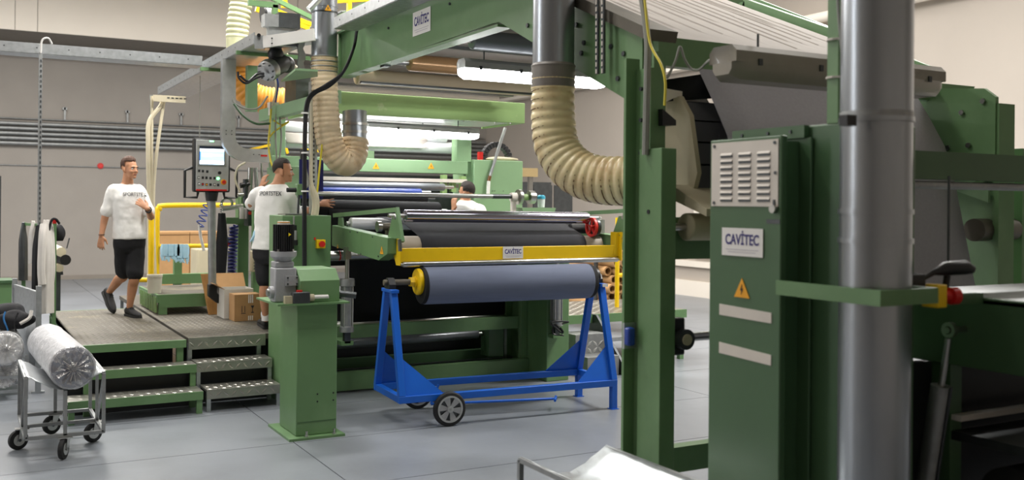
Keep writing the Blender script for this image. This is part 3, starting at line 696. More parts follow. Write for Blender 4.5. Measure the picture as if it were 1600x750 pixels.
# small top cylinders and cables near the tray
for k, px in enumerate((495, 505)):
    a = on_y(px, 8, 10.0); b = on_y(px - 1, 30, 10.0)
    t = thing('valve', tuple(b), ['left', 'right'][k] + ' of two small black valves standing behind the left steel duct top', 'valve', 'valves behind the duct')
    CYL(b - UP0 * .16, a, .022).build('body', M['black_plastic'], t); CYL(b + (a - b) * .15, b + (a - b) * .55, .024).build('sleeve', M['pale_plate'], t)
    TUBE(smooth_path([b, b + Vector((-.02, 0, -.05)), b + Vector((-.06, 0, -.10))], 5), .01, 6).build('cable', M['grey_cable'], t)
a = on_y(436, 42, 10.6); b = on_y(470, 22, 10.6)
t = thing('terminal_box', (a.x, 10.6, a.z), 'grey and black terminal box above the white tray end', 'box')
B(a.x - .1, b.x - .05, 10.64, 10.72, 3.57, a.z).build('stand', M['galvanised_dull'], t); B(a.x, b.x, 10.6, 10.75, a.z, b.z).build('lid', M['dark_steel'], t); B(a.x - .15, a.x, 10.6, 10.75, a.z, b.z - .03).build('body', M['galvanised_dull'], t)

# ------------------------------------------------------------------ tube lamps
def tube_lamp(a, b, label, lit=True, w=.13, h=.10):
    a, b = Vector(a), Vector(b); d = (b - a).normalized(); L = (b - a).length; sd = Vector((0, -1, 0)); up = Vector((0, 0, 1))
    t = thing('tube_lamp', tuple((a + b) / 2), label, 'lamp')
    def ring(c, prof, k=1.0): return [c + sd * x * k + up * y * k for x, y in prof]
    hp = [(-.5 * w, 0), (-.5 * w, .32 * h), (-.34 * w, .5 * h), (.34 * w, .5 * h), (.5 * w, .32 * h), (.5 * w, 0)]
    dp = [(-.5 * w, 0), (.5 * w, 0), (.5 * w, -.28 * h), (.36 * w, -.5 * h), (-.36 * w, -.5 * h), (-.5 * w, -.28 * h)]
    ho = MB().loft([ring(a + d * .012, hp, .8), ring(a, hp), ring(b, hp), ring(b - d * .012 + d * .02, hp, .8)]).build('housing', M['aluminium' if lit else 'lamp_off'], t)
    MB().loft([ring(a + d * -.004, dp, .7), ring(a + d * .05, dp), ring(b - d * .05, dp), ring(b + d * .004, dp, .7)]).build('diffuser', M['lamp_glow' if lit else 'lamp_off'], t)
    for k in range(4):
        c = a + d * L * (.1 + .27 * k) + sd * w * .5
        B(c.x - .012, c.x + .012, c.y - .008, c.y + .01, c.z - .012, c.z + .02).build('clip', M['dark_steel'], t)
    for k in (0.15, .85):
        c = a + d * L * k + up * h * .5
        CYL(c, c + up * .08, .006, n=8).build('hanger', M['dark_steel'], t)
    return t
tube_lamp((3.62, 10.30, 2.74), (5.22, 10.30, 2.715), 'lit tube lamp under the worn green hood beam', w=.15, h=.13)
tube_lamp((3.45, 10.82, 2.80), (5.0, 10.82, 2.79), 'second lit tube lamp close under the hood, behind the lower one', w=.13, h=.10)
tube_lamp((3.60, 7.4, 3.03), (5.02, 7.4, 3.03), 'lit tube lamp hanging beside the brown roller under the side beam', w=.16, h=.16)
tube_lamp((3.30, 3.82, 2.625), (4.84, 3.82, 2.625), 'unlit grey tube lamp in front of the descending grey web', lit=False, w=.20, h=.17)

# ------------------------------------------------------------------ upper frame with side beam, rollers and web
CF = thing('cooling_frame', (4.4, 5.5, 0), 'green overhead cooling frame with long side beam, front column and white web', 'machine')
xs0 = 3.3
def yz(pts, x): return [(x, y, z) for y, z in pts]
lab(MB().prism(yz([(9.6, 3.17), (6.2, 3.21), (6.2, 3.62), (9.6, 3.60)], 3.32), (.02, 0, 0)).build('side_beam', GP, CF), 'long green side beam with a nameplate')
B(3.28, 3.42, 6.2, 9.6, 3.60, 3.62).build('beam_flange', GP, CF); B(3.30, 3.42, 6.2, 9.6, 3.165, 3.185).build('beam_flange', GP, CF)
B(3.30, 3.42, 9.58, 9.61, 3.17, 3.6).build('beam_end', GP, CF)
MB().prism(yz([(6.27, 3.20), (6.2, 3.20), (4.66, 2.52), (4.50, 2.42), (4.50, 2.86), (6.27, 3.62)], 3.31), (.03, 0, 0)).build('gusset_plate', GP, CF)
bolts([on_x(x, y, 3.31) for x, y in ((826, 40), (914, 67), (910, 83), (956, 73), (967, 123), (976, 84), (902, 39))], (-1, 0, 0), .016, CF, 'dark_steel')
MB().prism(yz([(6.3, 3.60), (4.42, 2.82), (4.40, 2.88), (6.3, 3.68)], 3.28), (.2, 0, 0)).build('sloping_rail', M['worn_plate'], CF)
bolts([on_x(x, y, 3.315) for x, y in ((608, 44), (704, 6))], (-1, 0, 0), .012, CF, 'dark_steel')
name_plate(on_x(659.5, 34, 3.318), (0, -1, 0), (0, 0, 1), .36, .2, CF)
# second side beam on the far side
MB().prism(yz([(9.6, 3.17), (6.2, 3.21), (4.5, 2.42), (4.5, 2.86), (6.2, 3.62), (9.6, 3.60)], 5.72), (.03, 0, 0)).build('side_beam', GP, CF)
# far corner posts up to the beams
# rollers under the beam
roller('guide_roller', (3.47, 9.55, 3.19), (5.62, 9.55, 3.19), .085, 'beige_roller', CF)
roller('guide_roller', (3.60, 8.5, 3.21), (5.62, 8.5, 3.21), .078, 'brown_roller', CF, shaft=.03, ext=.25, label='shiny brown guide roller')
roller('guide_roller', (3.62, 7.25, 3.25), (5.62, 7.25, 3.25), .082, 'grey_roller', CF, shaft=.03, ext=.25, label='dark grey guide roller')
for (y, z) in ((8.5, 3.21), (7.25, 3.25)):
    B(3.34, 3.40, y - .05, y + .05, z - .06, z + .02).build('bearing', M['dark_steel'], CF)
    CYL((3.33, y, z), (3.42, y, z), .05).build('bearing', M['dark_steel'], CF)
# web overhead
sheet([xrow(3.62, 5.55, y, z, 8) for y, z in ((9.63, 3.24), (9.3, 3.28), (8.6, 3.31), (7.5, 3.35), (6.9, 3.46), (6.5, 3.60))], 'overhead_web', 'white_fabric', CF)
B(3.4, 5.7, 7.95, 7.99, 3.28, 3.31).build('cross_rail', M['dark_steel'], CF)
B(3.4, 5.7, 9.2, 9.25, 3.08, 3.1).build('cross_rail', M['dark_steel'], CF)
B(3.4, 5.7, 6.85, 6.9, 3.38, 3.42).build('cross_rail', M['galvanised'], CF)
# sloping white web with long sharp creases
zf = lambda y: 2.875 + .42 * (y - 4.55)
rows = []
rnd = random.Random(3)
cre = [(3.56, 5.05), (3.66, 4.95), (3.80, 4.82), (3.98, 4.80), (4.16, 4.78), (4.36, 4.72), (4.62, 4.60), (4.74, 4.8), (4.86, 4.78), (5.0, 4.78), (5.12, 4.95), (5.24, 4.9), (3.9, 5.2), (4.46, 5.2), (5.06, 5.3), (4.28, 5.3), (3.72, 5.4)]
xsn = [3.46 + 1.98 * k / 198 for k in range(199)]
for j in range(25):
    y = 4.55 + (6.9 - 4.55) * (j / 24)
    row = []
    for x in xsn:
        dz = 0
        for cx, ye in cre:
            if y > ye:
                dd = abs(x - cx - .012 * math.sin(y * 1.3 + cx * 5)); wv = .020
                if dd < wv: dz -= (1 - dd / wv) * min(.11, (y - ye) * .16)
        row.append((x, y, zf(y) + dz))
    rows.append(row)
# underside carries on down as the hanging web
o = MB().grid(rows).build('sloping_web', M['white_fabric'], CF, sharp=25)
prof = [(4.55, 2.865), (4.50, 2.82), (4.47, 2.76), (4.40, 2.66), (4.28, 2.48), (4.17, 2.30), (4.09, 2.05), (4.02, 1.75), (3.95, 1.45), (3.9, 1.2)]
sheet([xrow(3.64, 5.42, y, z, 8) for y, z in prof[2:]], 'hanging_web', 'pale_fabric', CF)
roller('turn_roller', (3.62, 4.60, 2.79), (5.6, 4.60, 2.79), .05, 'grey_roller', CF)
B(3.36, 5.7, 4.42, 4.50, 2.69, 2.85).build('edge_beam', M['green_paint'], CF)
MB().hexa([(5.44, 4.4, 2.62), (5.95, 4.4, 2.62), (5.95, 4.46, 2.62), (5.44, 4.46, 2.62), (5.44, 4.4, 2.74), (6.02, 4.4, 2.74), (6.02, 4.46, 2.74), (5.44, 4.46, 2.74)]).build('edge_plate', M['green_paint'], CF)
# upper right rail of the sloping web
a, b = on_x(1165, 8, 5.55), on_x(1300, 56, 5.55)
BAR(a, b, .06, .10).build('web_guard', GP, CF); BAR(on_x(1164, 4, 5.55), on_x(1164, 22, 5.55), .06, .06).build('guard_post', GP, CF)
BAR(a + Vector((-.1, .2, -.06)), b + Vector((-.1, 0, -.12)), .02, .14).build('guard_lip', M['worn_plate'], CF)
B(3.9, 5.6, 6.9, 7.0, 3.62, 3.8).build('cross_beam', M['green_paint_shaded'], CF)
# front column: three plates making a Z, and the boxed lower part
a = 2.75
B(3.18, 3.27, 4.47, 4.49, 0, 2.72).build('column_flange', GP, CF)
B(3.25, 3.27, 4.34, 4.48, 0, 2.66).build('column_web', GP, CF)
B(3.27, 3.35, 4.34, 4.36, 0, 2.75).build('column_flange', GP, CF)
B(3.235, 3.335, 4.22, 4.42, 0, 2.22).build('column_box', GP, CF, bevel=.004)
CYL((3.231, 4.33, 1.88), (3.235, 4.33, 1.88), .012).build('keyhole', M['black_plastic'], CF)
bolts([(3.25, 4.42, z) for z in (2.55, 2.38, 2.2)], (-1, 0, 0), .012, CF, 'dark_steel')
B(3.335, 3.9, 4.34, 4.44, 1.62, 1.85).build('cross_panel', GP, CF)
B(3.335, 3.86, 4.36, 4.44, .44, .58).build('floor_rail', GP, CF)
# isolator on the column
B(3.17, 3.25, 4.452, 4.47, 1.13, 1.27).build('switch_plate', M['galvanised'], CF)
lab(B(3.165, 3.212, 4.405, 4.452, 1.15, 1.25).build('blue_switch', M['blue_plastic'], CF, bevel=.012), 'blue rocker switch')
# flange bearing with shaft
B(3.335, 3.42, 4.24, 4.30, 1.11, 1.31).build('bearing_block', M['black_plastic'], CF, bevel=.01)
CYL((3.39, 4.24, 1.2), (3.39, 4.19, 1.2), .055).build('bearing', M['dark_steel'], CF)
CYL((3.39, 4.19, 1.2), (3.39, 4.182, 1.2), .03).build('shaft_end', M['hood_cover'], CF)
CYL((3.40, 4.27, 1.2), (3.95, 4.27, 1.2), .024).build('shaft', M['steel'], CF)
# hood cover and suction drum behind the column
hc = [on_x(x, y, 3.52) for x, y in ((1035, 160), (1062, 150), (1078, 180), (1090, 270), (1084, 295), (1062, 304), (1030, 290))]
lab(MB().prism(hc, (.03, 0, 0)).build('hood_cover', M['hood_cover'], CF), 'beige curved end cover of the suction drum')
dr = [on_x(x, y, 3.56) for x, y in ((1062, 158), (1072, 158), (1080, 188), (1086, 222), (1091, 257), (1092, 298))]
for k in range(5):
    p, q = dr[k], dr[k + 1]; e = (q - p) * .04
    MB().prism([p + e, q - e, q - e + Vector((0, .05, 0)), p + e + Vector((0, .05, 0))], (1.95, 0, 0)).build('drum_segment', M['slate'], CF)
MB().prism([q + Vector((.02, .03, 0)) for q in dr] + [q + Vector((.02, .10, 0)) for q in reversed(dr)], (1.9, 0, 0)).build('added_slot_backing', M['black_plastic'], CF)  # black sheet added behind the segments so the slots read dark
a, b = on_y(1045, 295, 4.2), on_y(1110, 320, 4.2)
MB().hexa([(3.40, 4.05, 1.86), (3.95, 4.05, 1.86), (3.95, 4.35, 1.95), (3.40, 4.35, 1.95), (3.40, 4.05, 1.9), (3.95, 4.05, 1.9), (3.95, 4.35, 2.03), (3.40, 4.35, 2.03)]).build('drip_tray', M['hood_cover'], CF)
roller('guide_roller', (3.42, 4.25, 1.80), (3.98, 4.25, 1.80), .075, 'hood_cover', CF)
MB().hexa([on_y(1036, 170, 4.3), on_y(1057, 188, 4.3), on_y(1057, 196, 4.3), on_y(1036, 196, 4.3)] + [p + Vector((0, .1, 0)) for p in (on_y(1036, 170, 4.3), on_y(1057, 188, 4.3), on_y(1057, 196, 4.3), on_y(1036, 196, 4.3))]).build('stop_block', M['black_plastic'], CF)
MB().prism([on_y(x, y, 4.46) for x, y in ((1040, 138), (1102, 149), (1112, 166), (1078, 160), (1056, 152), (1040, 160))], (0, .02, 0)).build('lit_web_patch', M['wall_upper'], CF)  # pale plate put in for the lit reverse side of the web
sheet([[(3.44, 4.55, 2.62), (3.66, 4.42, 2.66)], [(3.44, 4.55, 2.50), (3.70, 4.36, 2.52)]], 'dark_web', 'cloth_black', CF)
# right end plates and posts
MB().prism([(5.56, 4.42, 2.70), (5.56, 4.42, 2.18), (5.56, 4.06, 2.06), (5.56, 3.92, 2.10), (5.56, 3.92, 2.60), (5.56, 4.0, 2.66)], (.03, 0, 0)).build('end_plate', GP, CF)
bolts([(5.555, 4.25, 2.3), (5.555, 4.10, 2.31), (5.555, 4.15, 2.52), (5.555, 4.0, 2.58)], (-1, 0, 0), .018, CF)
MB().prism([(5.54, 4.42, 2.30), (5.54, 4.42, 2.1), (5.54, 3.95, 1.95), (5.54, 3.95, 2.02)], (.02, 0, 0)).build('end_plate', GF, CF)
B(5.57, 5.72, 3.90, 3.94, 0, 2.56).build('column', GP, CF)
B(5.60, 5.64, 3.94, 4.4, 0, 2.56).build('column', GP, CF)
B(5.95, 6.15, 4.0, 4.3, 0, 2.3).build('column', GP, CF)
CYL((5.45, 3.98, 1.78), (5.92, 4.05, 1.78), .07).build('pneumatic_tube', M['worn_plate'], CF)
# lamp cable, conduit and hanging strap
TUBE(smooth_path([on_x(1003, -8, 3.22), on_x(1012, 60, 3.22), on_x(1012, 110, 3.22), on_x(1009, 242, 3.22)], 6), .019, 8).build('conduit', M['grey_cable'], CF)
TUBE(smooth_path([on_x(1008, 0, 3.20), on_x(1016, 66, 3.20), on_x(1033, 100, 3.20), on_x(1040, 128, 3.20), on_x(1039, 165, 3.20)], 6), .007, 6).build('cable', M['yellow_cable'], CF)
TUBE(smooth_path([on_y(1043, 122, 4.3), on_y(1056, 95, 4.3), on_y(1063, 73, 4.3), on_y(1070, 92, 4.3), on_y(1080, 107, 4.3), on_y(1092, 109, 4.2), on_y(1108, 95, 4.0), on_y(1130, 85, 3.85)], 6), .007, 6).build('cable', M['grey_cable'], CF)
for k, x in enumerate((934, 943)):
    a, b = on_x(x, -8, 3.24), on_x(x, 116 - k, 3.24)
    o = BAR(a, b, .012, .03, (0, 1, 0)).build('slotted_strip', M['dark_steel'], CF)
    for q in range(11):
        c = b + (a - b) * ((q + .4) / 11.5); B(3.230, 3.233, c.y - .006, c.y + .006, c.z - .013, c.z + .013).build('slot', M['pale_plate'], o)
# ------------------------------------------------------------------ winding station in front of the laminating machine
WS = thing('winding_station', (4.4, 9.0, 0), 'green winding station with a yellow cross bar and chrome rollers above the blue cart', 'machine')
lab(B(2.66, 3.14, 9.30, 9.76, 0, 1.785).build('frame_cabinet', GP, WS, bevel=.006), 'tall green cabinet with red stop button')
stop_switch(on_y(500, 381, 9.30), WS)
B(2.97, 2.985, 9.294, 9.30, 1.55, 1.575).build('red_sticker', M['red_plastic'], WS)
for X, s in ((3.30, 1), (5.74, -1)):
    MB().prism(yz([(9.75, 1.68), (8.24, 1.605), (8.24, 1.46), (8.45, 1.39), (9.75, 1.47)], X), (.11, 0, 0)).build('swing_arm', GP, WS, bevel=.006)
    BAR((X + .015, 9.75, 1.78), (X + .015, 8.06, 1.855), .012, .04).build('link_bar', GP, WS)
    BAR((X + .015, 8.06, 1.87), (X + .015, 7.93, 1.58), .03, .035, (0, 1, 0)).build('link_strut', GP, WS)
    MB().prism(yz([(8.25, 1.80), (8.12, 1.80), (8.08, 1.60), (8.36, 1.60)], X + .05), (.012, 0, 0)).build('bearing_bracket', GP, WS)
    MB().prism(yz([(9.55, 1.60), (9.6, 1.76), (9.7, 1.76), (9.72, 1.6)], X + .05), (.02, 0, 0)).build('bearing_bracket', GP, WS)
    CYL((X + .02, 8.14, 1.79), (X + .07, 8.14, 1.79), .02).build('pivot_pin', M['steel'], WS)
    BAR((X - .01, 7.94, 1.60), (X - .01, 7.92, 1.50), .025, .03, (0, 1, 0)).build('clevis', M['steel'], WS)
B(3.30, 3.302, 8.9, 8.904, 1.44, 1.63).build('seam', M['dark_steel'], WS)
tri_sign(on_x(597, 391, 3.298), (0, -1, 0), (0, 0, 1), .08, WS); tri_sign(on_x(528, 385, 3.298), (0, -1, 0), (0, 0, 1), .045, WS)
bolts([(3.30, y, z) for y, z in ((9.2, 1.63), (9.0, 1.63), (8.6, 1.60), (8.45, 1.43), (8.9, 1.43))], (-1, 0, 0), .008, WS, 'dark_steel', .006)
roller('chrome_roller', (3.57, 8.5, 1.795), (5.58, 8.5, 1.775), .058, 'chrome', WS, shaft=.018, ext=.16, label='bright chrome top roller')
roller('white_roller', (3.44, 9.6, 1.70), (5.72, 9.6, 1.68), .06, 'white_roller', WS, shaft=.02, ext=.04)
roller('rubber_roller', (3.50, 8.50, 1.515), (5.72, 8.50, 1.50), .095, 'rubber_roller', WS, shaft=.025, ext=.05, label='beige rubber roller')
sheet([xrow(3.70, 5.50, y, z, 12) for y, z in ((9.55, 1.768), (9.2, 1.745), (8.80, 1.712), (8.62, 1.655), (8.50, 1.618), (8.43, 1.59), (8.395, 1.54), (8.39, 1.48), (8.42, 1.42))], 'dark_web', 'charcoal_fabric', WS)
CYL((5.5, 8.7, 1.66), (5.72, 8.7, 1.66), .05).build('dark_roller_end', M['black_rubber'], WS)
lab(B(3.40, 5.72, 8.16, 8.20, 1.392, 1.512).build('cross_bar', M['yellow_paint'], WS, bevel=.004), 'yellow cross bar with a nameplate')
name_plate(on_y(802, 394.5, 8.158), (1, 0, 0), (0, 0, 1), .215, .112, WS)
MB().prism(yz([(8.15, 1.36), (8.15, 1.55), (8.22, 1.60), (8.34, 1.60), (8.34, 1.5), (8.24, 1.36)], 3.385), (.015, 0, 0)).build('bar_bracket', M['yellow_paint'], WS)
MB().prism(yz([(8.12, 1.36), (8.12, 1.58), (8.05, 1.64), (8.30, 1.64), (8.30, 1.5), (8.24, 1.36)], 5.73), (.015, 0, 0)).build('bar_bracket', M['yellow_paint'], WS)
MB().prism([(5.66, 8.155, 1.42), (5.73, 8.155, 1.40), (5.79, 8.155, 1.60), (5.77, 8.155, 1.645), (5.69, 8.155, 1.635), (5.69, 8.155, 1.54)], (0, .012, 0)).build('bar_bracket', M['yellow_paint'], WS)
CYL((5.74, 8.155, 1.61), (5.74, 8.14, 1.61), .012).build('bolt', M['steel'], WS)
roller('bar_roller', (3.41, 8.15, 1.370), (5.71, 8.15, 1.370), .024, 'steel', WS, shaft=.012, ext=.02)
# hand wheel on the right
hw = Vector((5.60, 8.45, 1.685))
h = MB().ring(hw, (-1, 0, 0), .078, .10, -.014, .014).build('hand_wheel', M['red_paint'], WS); lab(h, 'red spoked hand wheel')
CYL(hw - Vector((.02, 0, 0)), hw + Vector((.06, 0, 0)), .02).build('hub', M['red_paint'], h)
for k in range(5):
    a = 2 * PI * k / 5 + .3; BAR(hw, hw + Vector((0, math.cos(a) * .085, math.sin(a) * .085)), .014, .016, (1, 0, 0)).build('spoke', M['red_paint'], h)
CYL(hw + Vector((.03, 0, 0)), hw + Vector((.06, 0, 0)), .09).build('wheel_cover', M['dark_steel'], WS)
B(5.66, 5.74, 8.42, 8.62, 1.62, 1.76).build('gear_box', M['aluminium'], WS)
CYL((3.42, 8.75, 1.69), (3.60, 8.75, 1.69), .035).build('drive_shaft', M['worn_plate'], WS); CYL((3.40, 8.75, 1.69), (3.44, 8.75, 1.69), .05).build('coupling', M['steel'], WS)
CYL((3.56, 8.75, 1.69), (3.62, 8.75, 1.69), .045).build('coupling', M['steel'], WS); B(3.5, 3.56, 8.7, 8.8, 1.6, 1.68).build('bearing', M['worn_plate'], WS)
# lifting cylinders
for X, Y, zt, zb in ((3.30, 9.28, 1.46, .66), (5.60, 9.12, 1.46, .62)):
    CYL((X, Y, zt), (X, Y, zt - .35), .02).build('piston_rod', M['steel'], WS)
    B(X - .03, X + .03, Y - .03, Y + .03, zt - .10, zt + .02).build('clevis', M['steel'], WS)
    MB().lathe((X, Y, zt - .29), (0, 0, -1), [(.07, 0), (.075, .02), (.075, .07), (.055, .08), (.055, zt - zb - .34), (.07, zt - zb - .33), (.07, zt - zb - .28)], 20).build('lift_cylinder', M['galvanised_dull'], WS)
    for k in range(4):
        a = PI / 4 + k * PI / 2; CYL((X + .06 * math.cos(a), Y + .06 * math.sin(a), zt - .3), (X + .06 * math.cos(a), Y + .06 * math.sin(a), zb), .008, n=8).build('tie_rod', M['steel'], WS)
    B(X - .03, X + .03, Y - .03, Y + .03, zb - .12, zb + .0).build('foot_clevis', M['dark_steel'], WS)
B(3.24, 3.36, 9.25, 9.58, .52, .56).build('cylinder_bracket', GP, WS); B(5.54, 5.66, 9.08, 9.2, .48, .52).build('cylinder_bracket', GP, WS)
rnd = random.Random(5)
pts = [(5.60 + rnd.uniform(-.14, .1), 9.0 + rnd.uniform(-.03, .03), .62 + rnd.uniform(-.10, .05)) for _ in range(9)]
TUBE(smooth_path(pts, 6), .009, 6).build('air_hose', M['black_cable'], WS)
# upright slotted strut and cables behind the cabinet
a, b = on_y(489, 128, 9.62), on_y(490, 335, 9.62)
o = BAR(a, b, .075, .04, (0, 1, 0)).build('slotted_strut', M['galvanised'], WS)
for k in range(30):
    c = a + (b - a) * ((k + .5) / 30); B(c.x - .008, c.x + .008, 9.594, 9.60, c.z - .011, c.z + .011).build('slot', M['dark_steel'], o)
TUBE(smooth_path([on_y(487, 150, 9.5), on_y(487, 240, 9.5), on_y(487, 285, 9.5), on_y(493, 308, 9.5), on_y(494, 322, 9.5), on_y(492, 338, 9.5)], 6), [.016] * 13 + [.022, .026, .03, .033] + [.036] * 14, 10).build('conduit', M['cream_cable'], WS)
TUBE(smooth_path([on_y(504, 225, 9.5), on_y(500, 260, 9.5), on_y(496, 300, 9.5), on_y(490, 332, 9.5)], 6), .01, 6).build('cable', M['yellow_cable'], WS)
t = thing('cable_bundle', (2.9, 9.24, 1.3), 'thick black cable bundle dropping from the side beam tray past the tall green cabinet', 'cables')
for k, dx in enumerate((0, 4, 8)):
    pts = [on_y(558, 48, 9.0), on_y(553, 75, 9.0), on_y(537, 112, 9.05), on_y(508 + dx, 134, 9.15), on_y(488 + dx * .6, 146, 9.2), on_y(479 + dx * .4, 162, 9.22), on_y(476 + dx * .3, 200, 9.22), on_y(475 + dx * .3, 300, 9.22), on_y(475 + dx * .3, 440, 9.24)]
    TUBE(smooth_path(pts, 8), .015, 8).build('cable', M['black_cable'], t)
for y in (178, 240, 300): p = on_y(477, y, 9.22); CYL(p, p + Vector((0, 0, .015)), .035, n=10).build('cable_tie', M['white_plate'], t)
p, q = on_y(468, 310, 9.95), on_y(506, 250, 9.95)
t = thing('blue_board', (p.x, 9.95, p.z), 'flat dark blue panel hanging behind the slotted strut', 'panel')
B(p.x, q.x, 9.95, 9.965, p.z, q.z).build('sheet', M['navy_panel'], t)
B(p.x + .02, p.x + .06, 9.965, 10.0, q.z - .08, q.z + .1).build('bracket', M['dark_steel'], t)
# small valve head in front of the second man
p = on_y(463, 297, 9.5)
t = thing('hand_valve', tuple(p), 'small green lever valve with black handle on the tall green cabinet', 'valve')
CYL(p + Vector((-.09, 0, .0)), p + Vector((.0, 0, .0)), .022).build('handle', M['black_rubber'], t); B(p.x, p.x + .06, 9.46, 9.54, p.z - .05, p.z + .06).build('body', GP, t, bevel=.008)
CYL((p.x + .03, 9.5, p.z - .05), (p.x + .02, 9.5, 1.785), .012).build('stem', M['dark_steel'], t)
TUBE(smooth_path([p + Vector((.06, 0, 0)), p + Vector((.12, 0, .06)), on_y(478, 262, 9.5), on_y(478, 240, 9.5)], 6), .012, 6).build('cable', M['grey_cable'], t)
B(2.70, 2.95, 9.35, 9.6, 1.785, 1.80).build('top_plate', M['steel'], WS)
p = on_y(459, 360, 9.28)
t = thing('filter_bowl', tuple(p), 'small clear and black air filter on the side of the tall green cabinet', 'filter')
CYL((p.x, 9.27, p.z), (p.x, 9.27, p.z - .09), .032).build('bowl', M['aluminium'], t); CYL((p.x, 9.27, p.z), (p.x, 9.27, p.z + .05), .028).build('head', M['black_plastic'], t); CYL((p.x, 9.27, p.z + .05), (p.x, 9.27, 1.78), .008).build('tube', M['grey_cable'], t); CYL((p.x, 9.27, p.z - .09), (p.x, 9.27, p.z - .14), .04).build('drain', M['black_plastic'], t)

# ------------------------------------------------------------------ gearbox column in the foreground
GC = thing('gearbox_column', (2.53, 8.1, 0), 'square green floor column with grey gear motor on top in front of the steps', 'column')
B(2.30, 2.765, 7.79, 8.42, 0, .02).build('base_plate', GP, GC)
lab(B(2.375, 2.715, 7.86, 8.34, .02, 1.085).build('body', GP, GC, bevel=.008), 'square green body')
B(2.385, 2.705, 7.857, 7.86, .13, .135).build('seam', M['green_paint_shaded'], GC)
B(2.20, 2.80, 7.80, 8.46, 1.085, 1.10).build('top_flange', GP, GC)
MB().prism([(2.40, 7.87, 1.10), (2.40, 7.87, 1.275), (2.40, 7.97, 1.365), (2.40, 8.34, 1.365), (2.40, 8.34, 1.10)], (.335, 0, 0)).build('hood', GP, GC, bevel=.004)
for x in (2.45, 2.68): CYL((x, 7.82, .02), (x, 7.82, .065), .009, n=8).build('anchor_bolt', M['steel'], GC); CYL((x, 7.82, .02), (x, 7.82, .035), .018, n=6).build('nut', M['steel'], GC)
for x, z in ((2.55, .62 - .27), (2.55, .29), (2.685, .35), (2.685, .29)): CYL((x, 7.862, z), (x, 7.857, z), .007, n=8).build('hole', M['black_plastic'], GC)
gx, gy = 2.305, 8.02
g = B(gx - .09, gx + .09, gy - .08, gy + .08, 1.10, 1.38).build('gear_case', M['cast_grey'], GC, bevel=.012); lab(g, 'grey cast gear case')
B(gx - .01, gx + .105, gy - .095, gy - .08, 1.235, 1.315).build('cover_plate', M['cast_grey'], g)
for dx in (.01, .085):
    for z in (1.25, 1.30): CYL((gx + dx, gy - .095, z), (gx + dx, gy - .102, z), .007, n=8).build('screw', M['dark_steel'], g)
B(gx - .085, gx + .07, gy - .07, gy + .07, 1.38, 1.43).build('neck', M['cast_grey'], g, bevel=.01)
CYL((gx - .09, gy - .02, 1.18), (gx - .12, gy - .02, 1.18), .05).build('side_flange', M['cast_grey'], g)
CYL((gx - .12, gy - .02, 1.18), (gx - .14, gy - .02, 1.18), .03).build('shaft_cap', M['steel'], g)
m_ = MB().lathe((gx, gy, 1.42), (0, 0, 1), [(.055, 0), (.085, .03), (.105, .05), (.108, .07), (.108, .09), (.09, .09)], 28).build('motor_flange', M['cast_grey'], GC)
mb = MB().cyl((gx, gy, 1.51), (gx, gy, 1.73), .072, n=24)
for k in range(28):
    a = 2 * PI * k / 28; c = Vector((gx + math.cos(a) * .076, gy + math.sin(a) * .076, 0)); mb.bar(c + Vector((0, 0, 1.515)), c + Vector((0, 0, 1.73)), .005, .018, (math.cos(a), math.sin(a), 0))
mo = mb.build('motor', M['black_plastic'], GC); lab(mo, 'black finned motor')
for k in range(4): a = PI / 4 + k * PI / 2; CYL((gx + .085 * math.cos(a), gy + .085 * math.sin(a), 1.51), (gx + .085 * math.cos(a), gy + .085 * math.sin(a), 1.53), .01, n=6).build('bolt', M['steel'], GC)
CYL((gx, gy, 1.73), (gx, gy, 1.755), .05).build('end_cap', M['pale_plate'], mo); CYL((gx, gy, 1.745), (gx, gy, 1.75), .0515).build('orange_band', M['sign_yellow'], mo)
MB().prism([(gx + .015, gy - .088, 1.665), (gx + .015, gy - .088, 1.635), (gx + .04, gy - .084, 1.65)], (0, -.002, 0)).build('arrow_sticker', M['sticker_yellow'], mo)
s_ = B(gx + .02, gx + .16, 7.80, 7.88, 1.10, 1.19).build('position_sensor', M['dark_steel'], GC, bevel=.006); lab(s_, 'dark sensor block with pale rod')
B(gx - .04, gx + .02, 7.82, 7.87, 1.10, 1.16).build('block_end', M['hood_cover'], s_); B(gx + .06, gx + .1, 7.82, 7.86, 1.19, 1.205).build('red_label', M['red_plastic'], s_)
CYL((gx + .16, 7.84, 1.14), (gx + .20, 7.84, 1.14), .03).build('collar', M['hood_cover'], s_); CYL((gx + .20, 7.84, 1.145), (gx + .32, 7.84, 1.145), .016).build('rod', M['white_plate'], s_); CYL((gx + .32, 7.84, 1.13), (gx + .32, 7.84, 1.15), .008).build('rod_tip', M['white_plate'], s_)
CYL((2.70, 8.0, 1.16), (2.90, 7.93, 1.135), .026).build('grey_handle', M['dark_steel'], GC)

# ------------------------------------------------------------------ blue roll cart
BC = thing('roll_cart', (4.3, 8.1, 0), 'bright blue A-frame cart with one pair of wheels under the roll of blue grey fabric', 'cart')
co = Vector((3.245, 7.80, 0)); ex = Vector((2.15, -.13, 0)).normalized(); ey = Vector((-ex.y, ex.x, 0)); ez = Vector((0, 0, 1))
def cp(u, v, z): return co + ex * u + ey * v + ez * z
BL = M['blue_paint']; LC, WC = 2.15, .72
for v in (.03, WC - .03): BAR(cp(0, v, .245), cp(LC, v, .245), .055, .06).build('rail', BL, BC, bevel=.004)
for u in (.03, LC - .03): BAR(cp(u, 0.06, .245), cp(u, WC - .06, .245), .055, .06).build('end_rail', BL, BC, bevel=.004)
for v in (.03, WC - .03): BAR(cp(LC - .03, v, .22), cp(LC - .03, v, .004), .055, .055).build('foot', BL, BC); BAR(cp(LC - .03, v, .006), cp(LC - .03, v, 0), .08, .08).build('foot_pad', BL, BC)
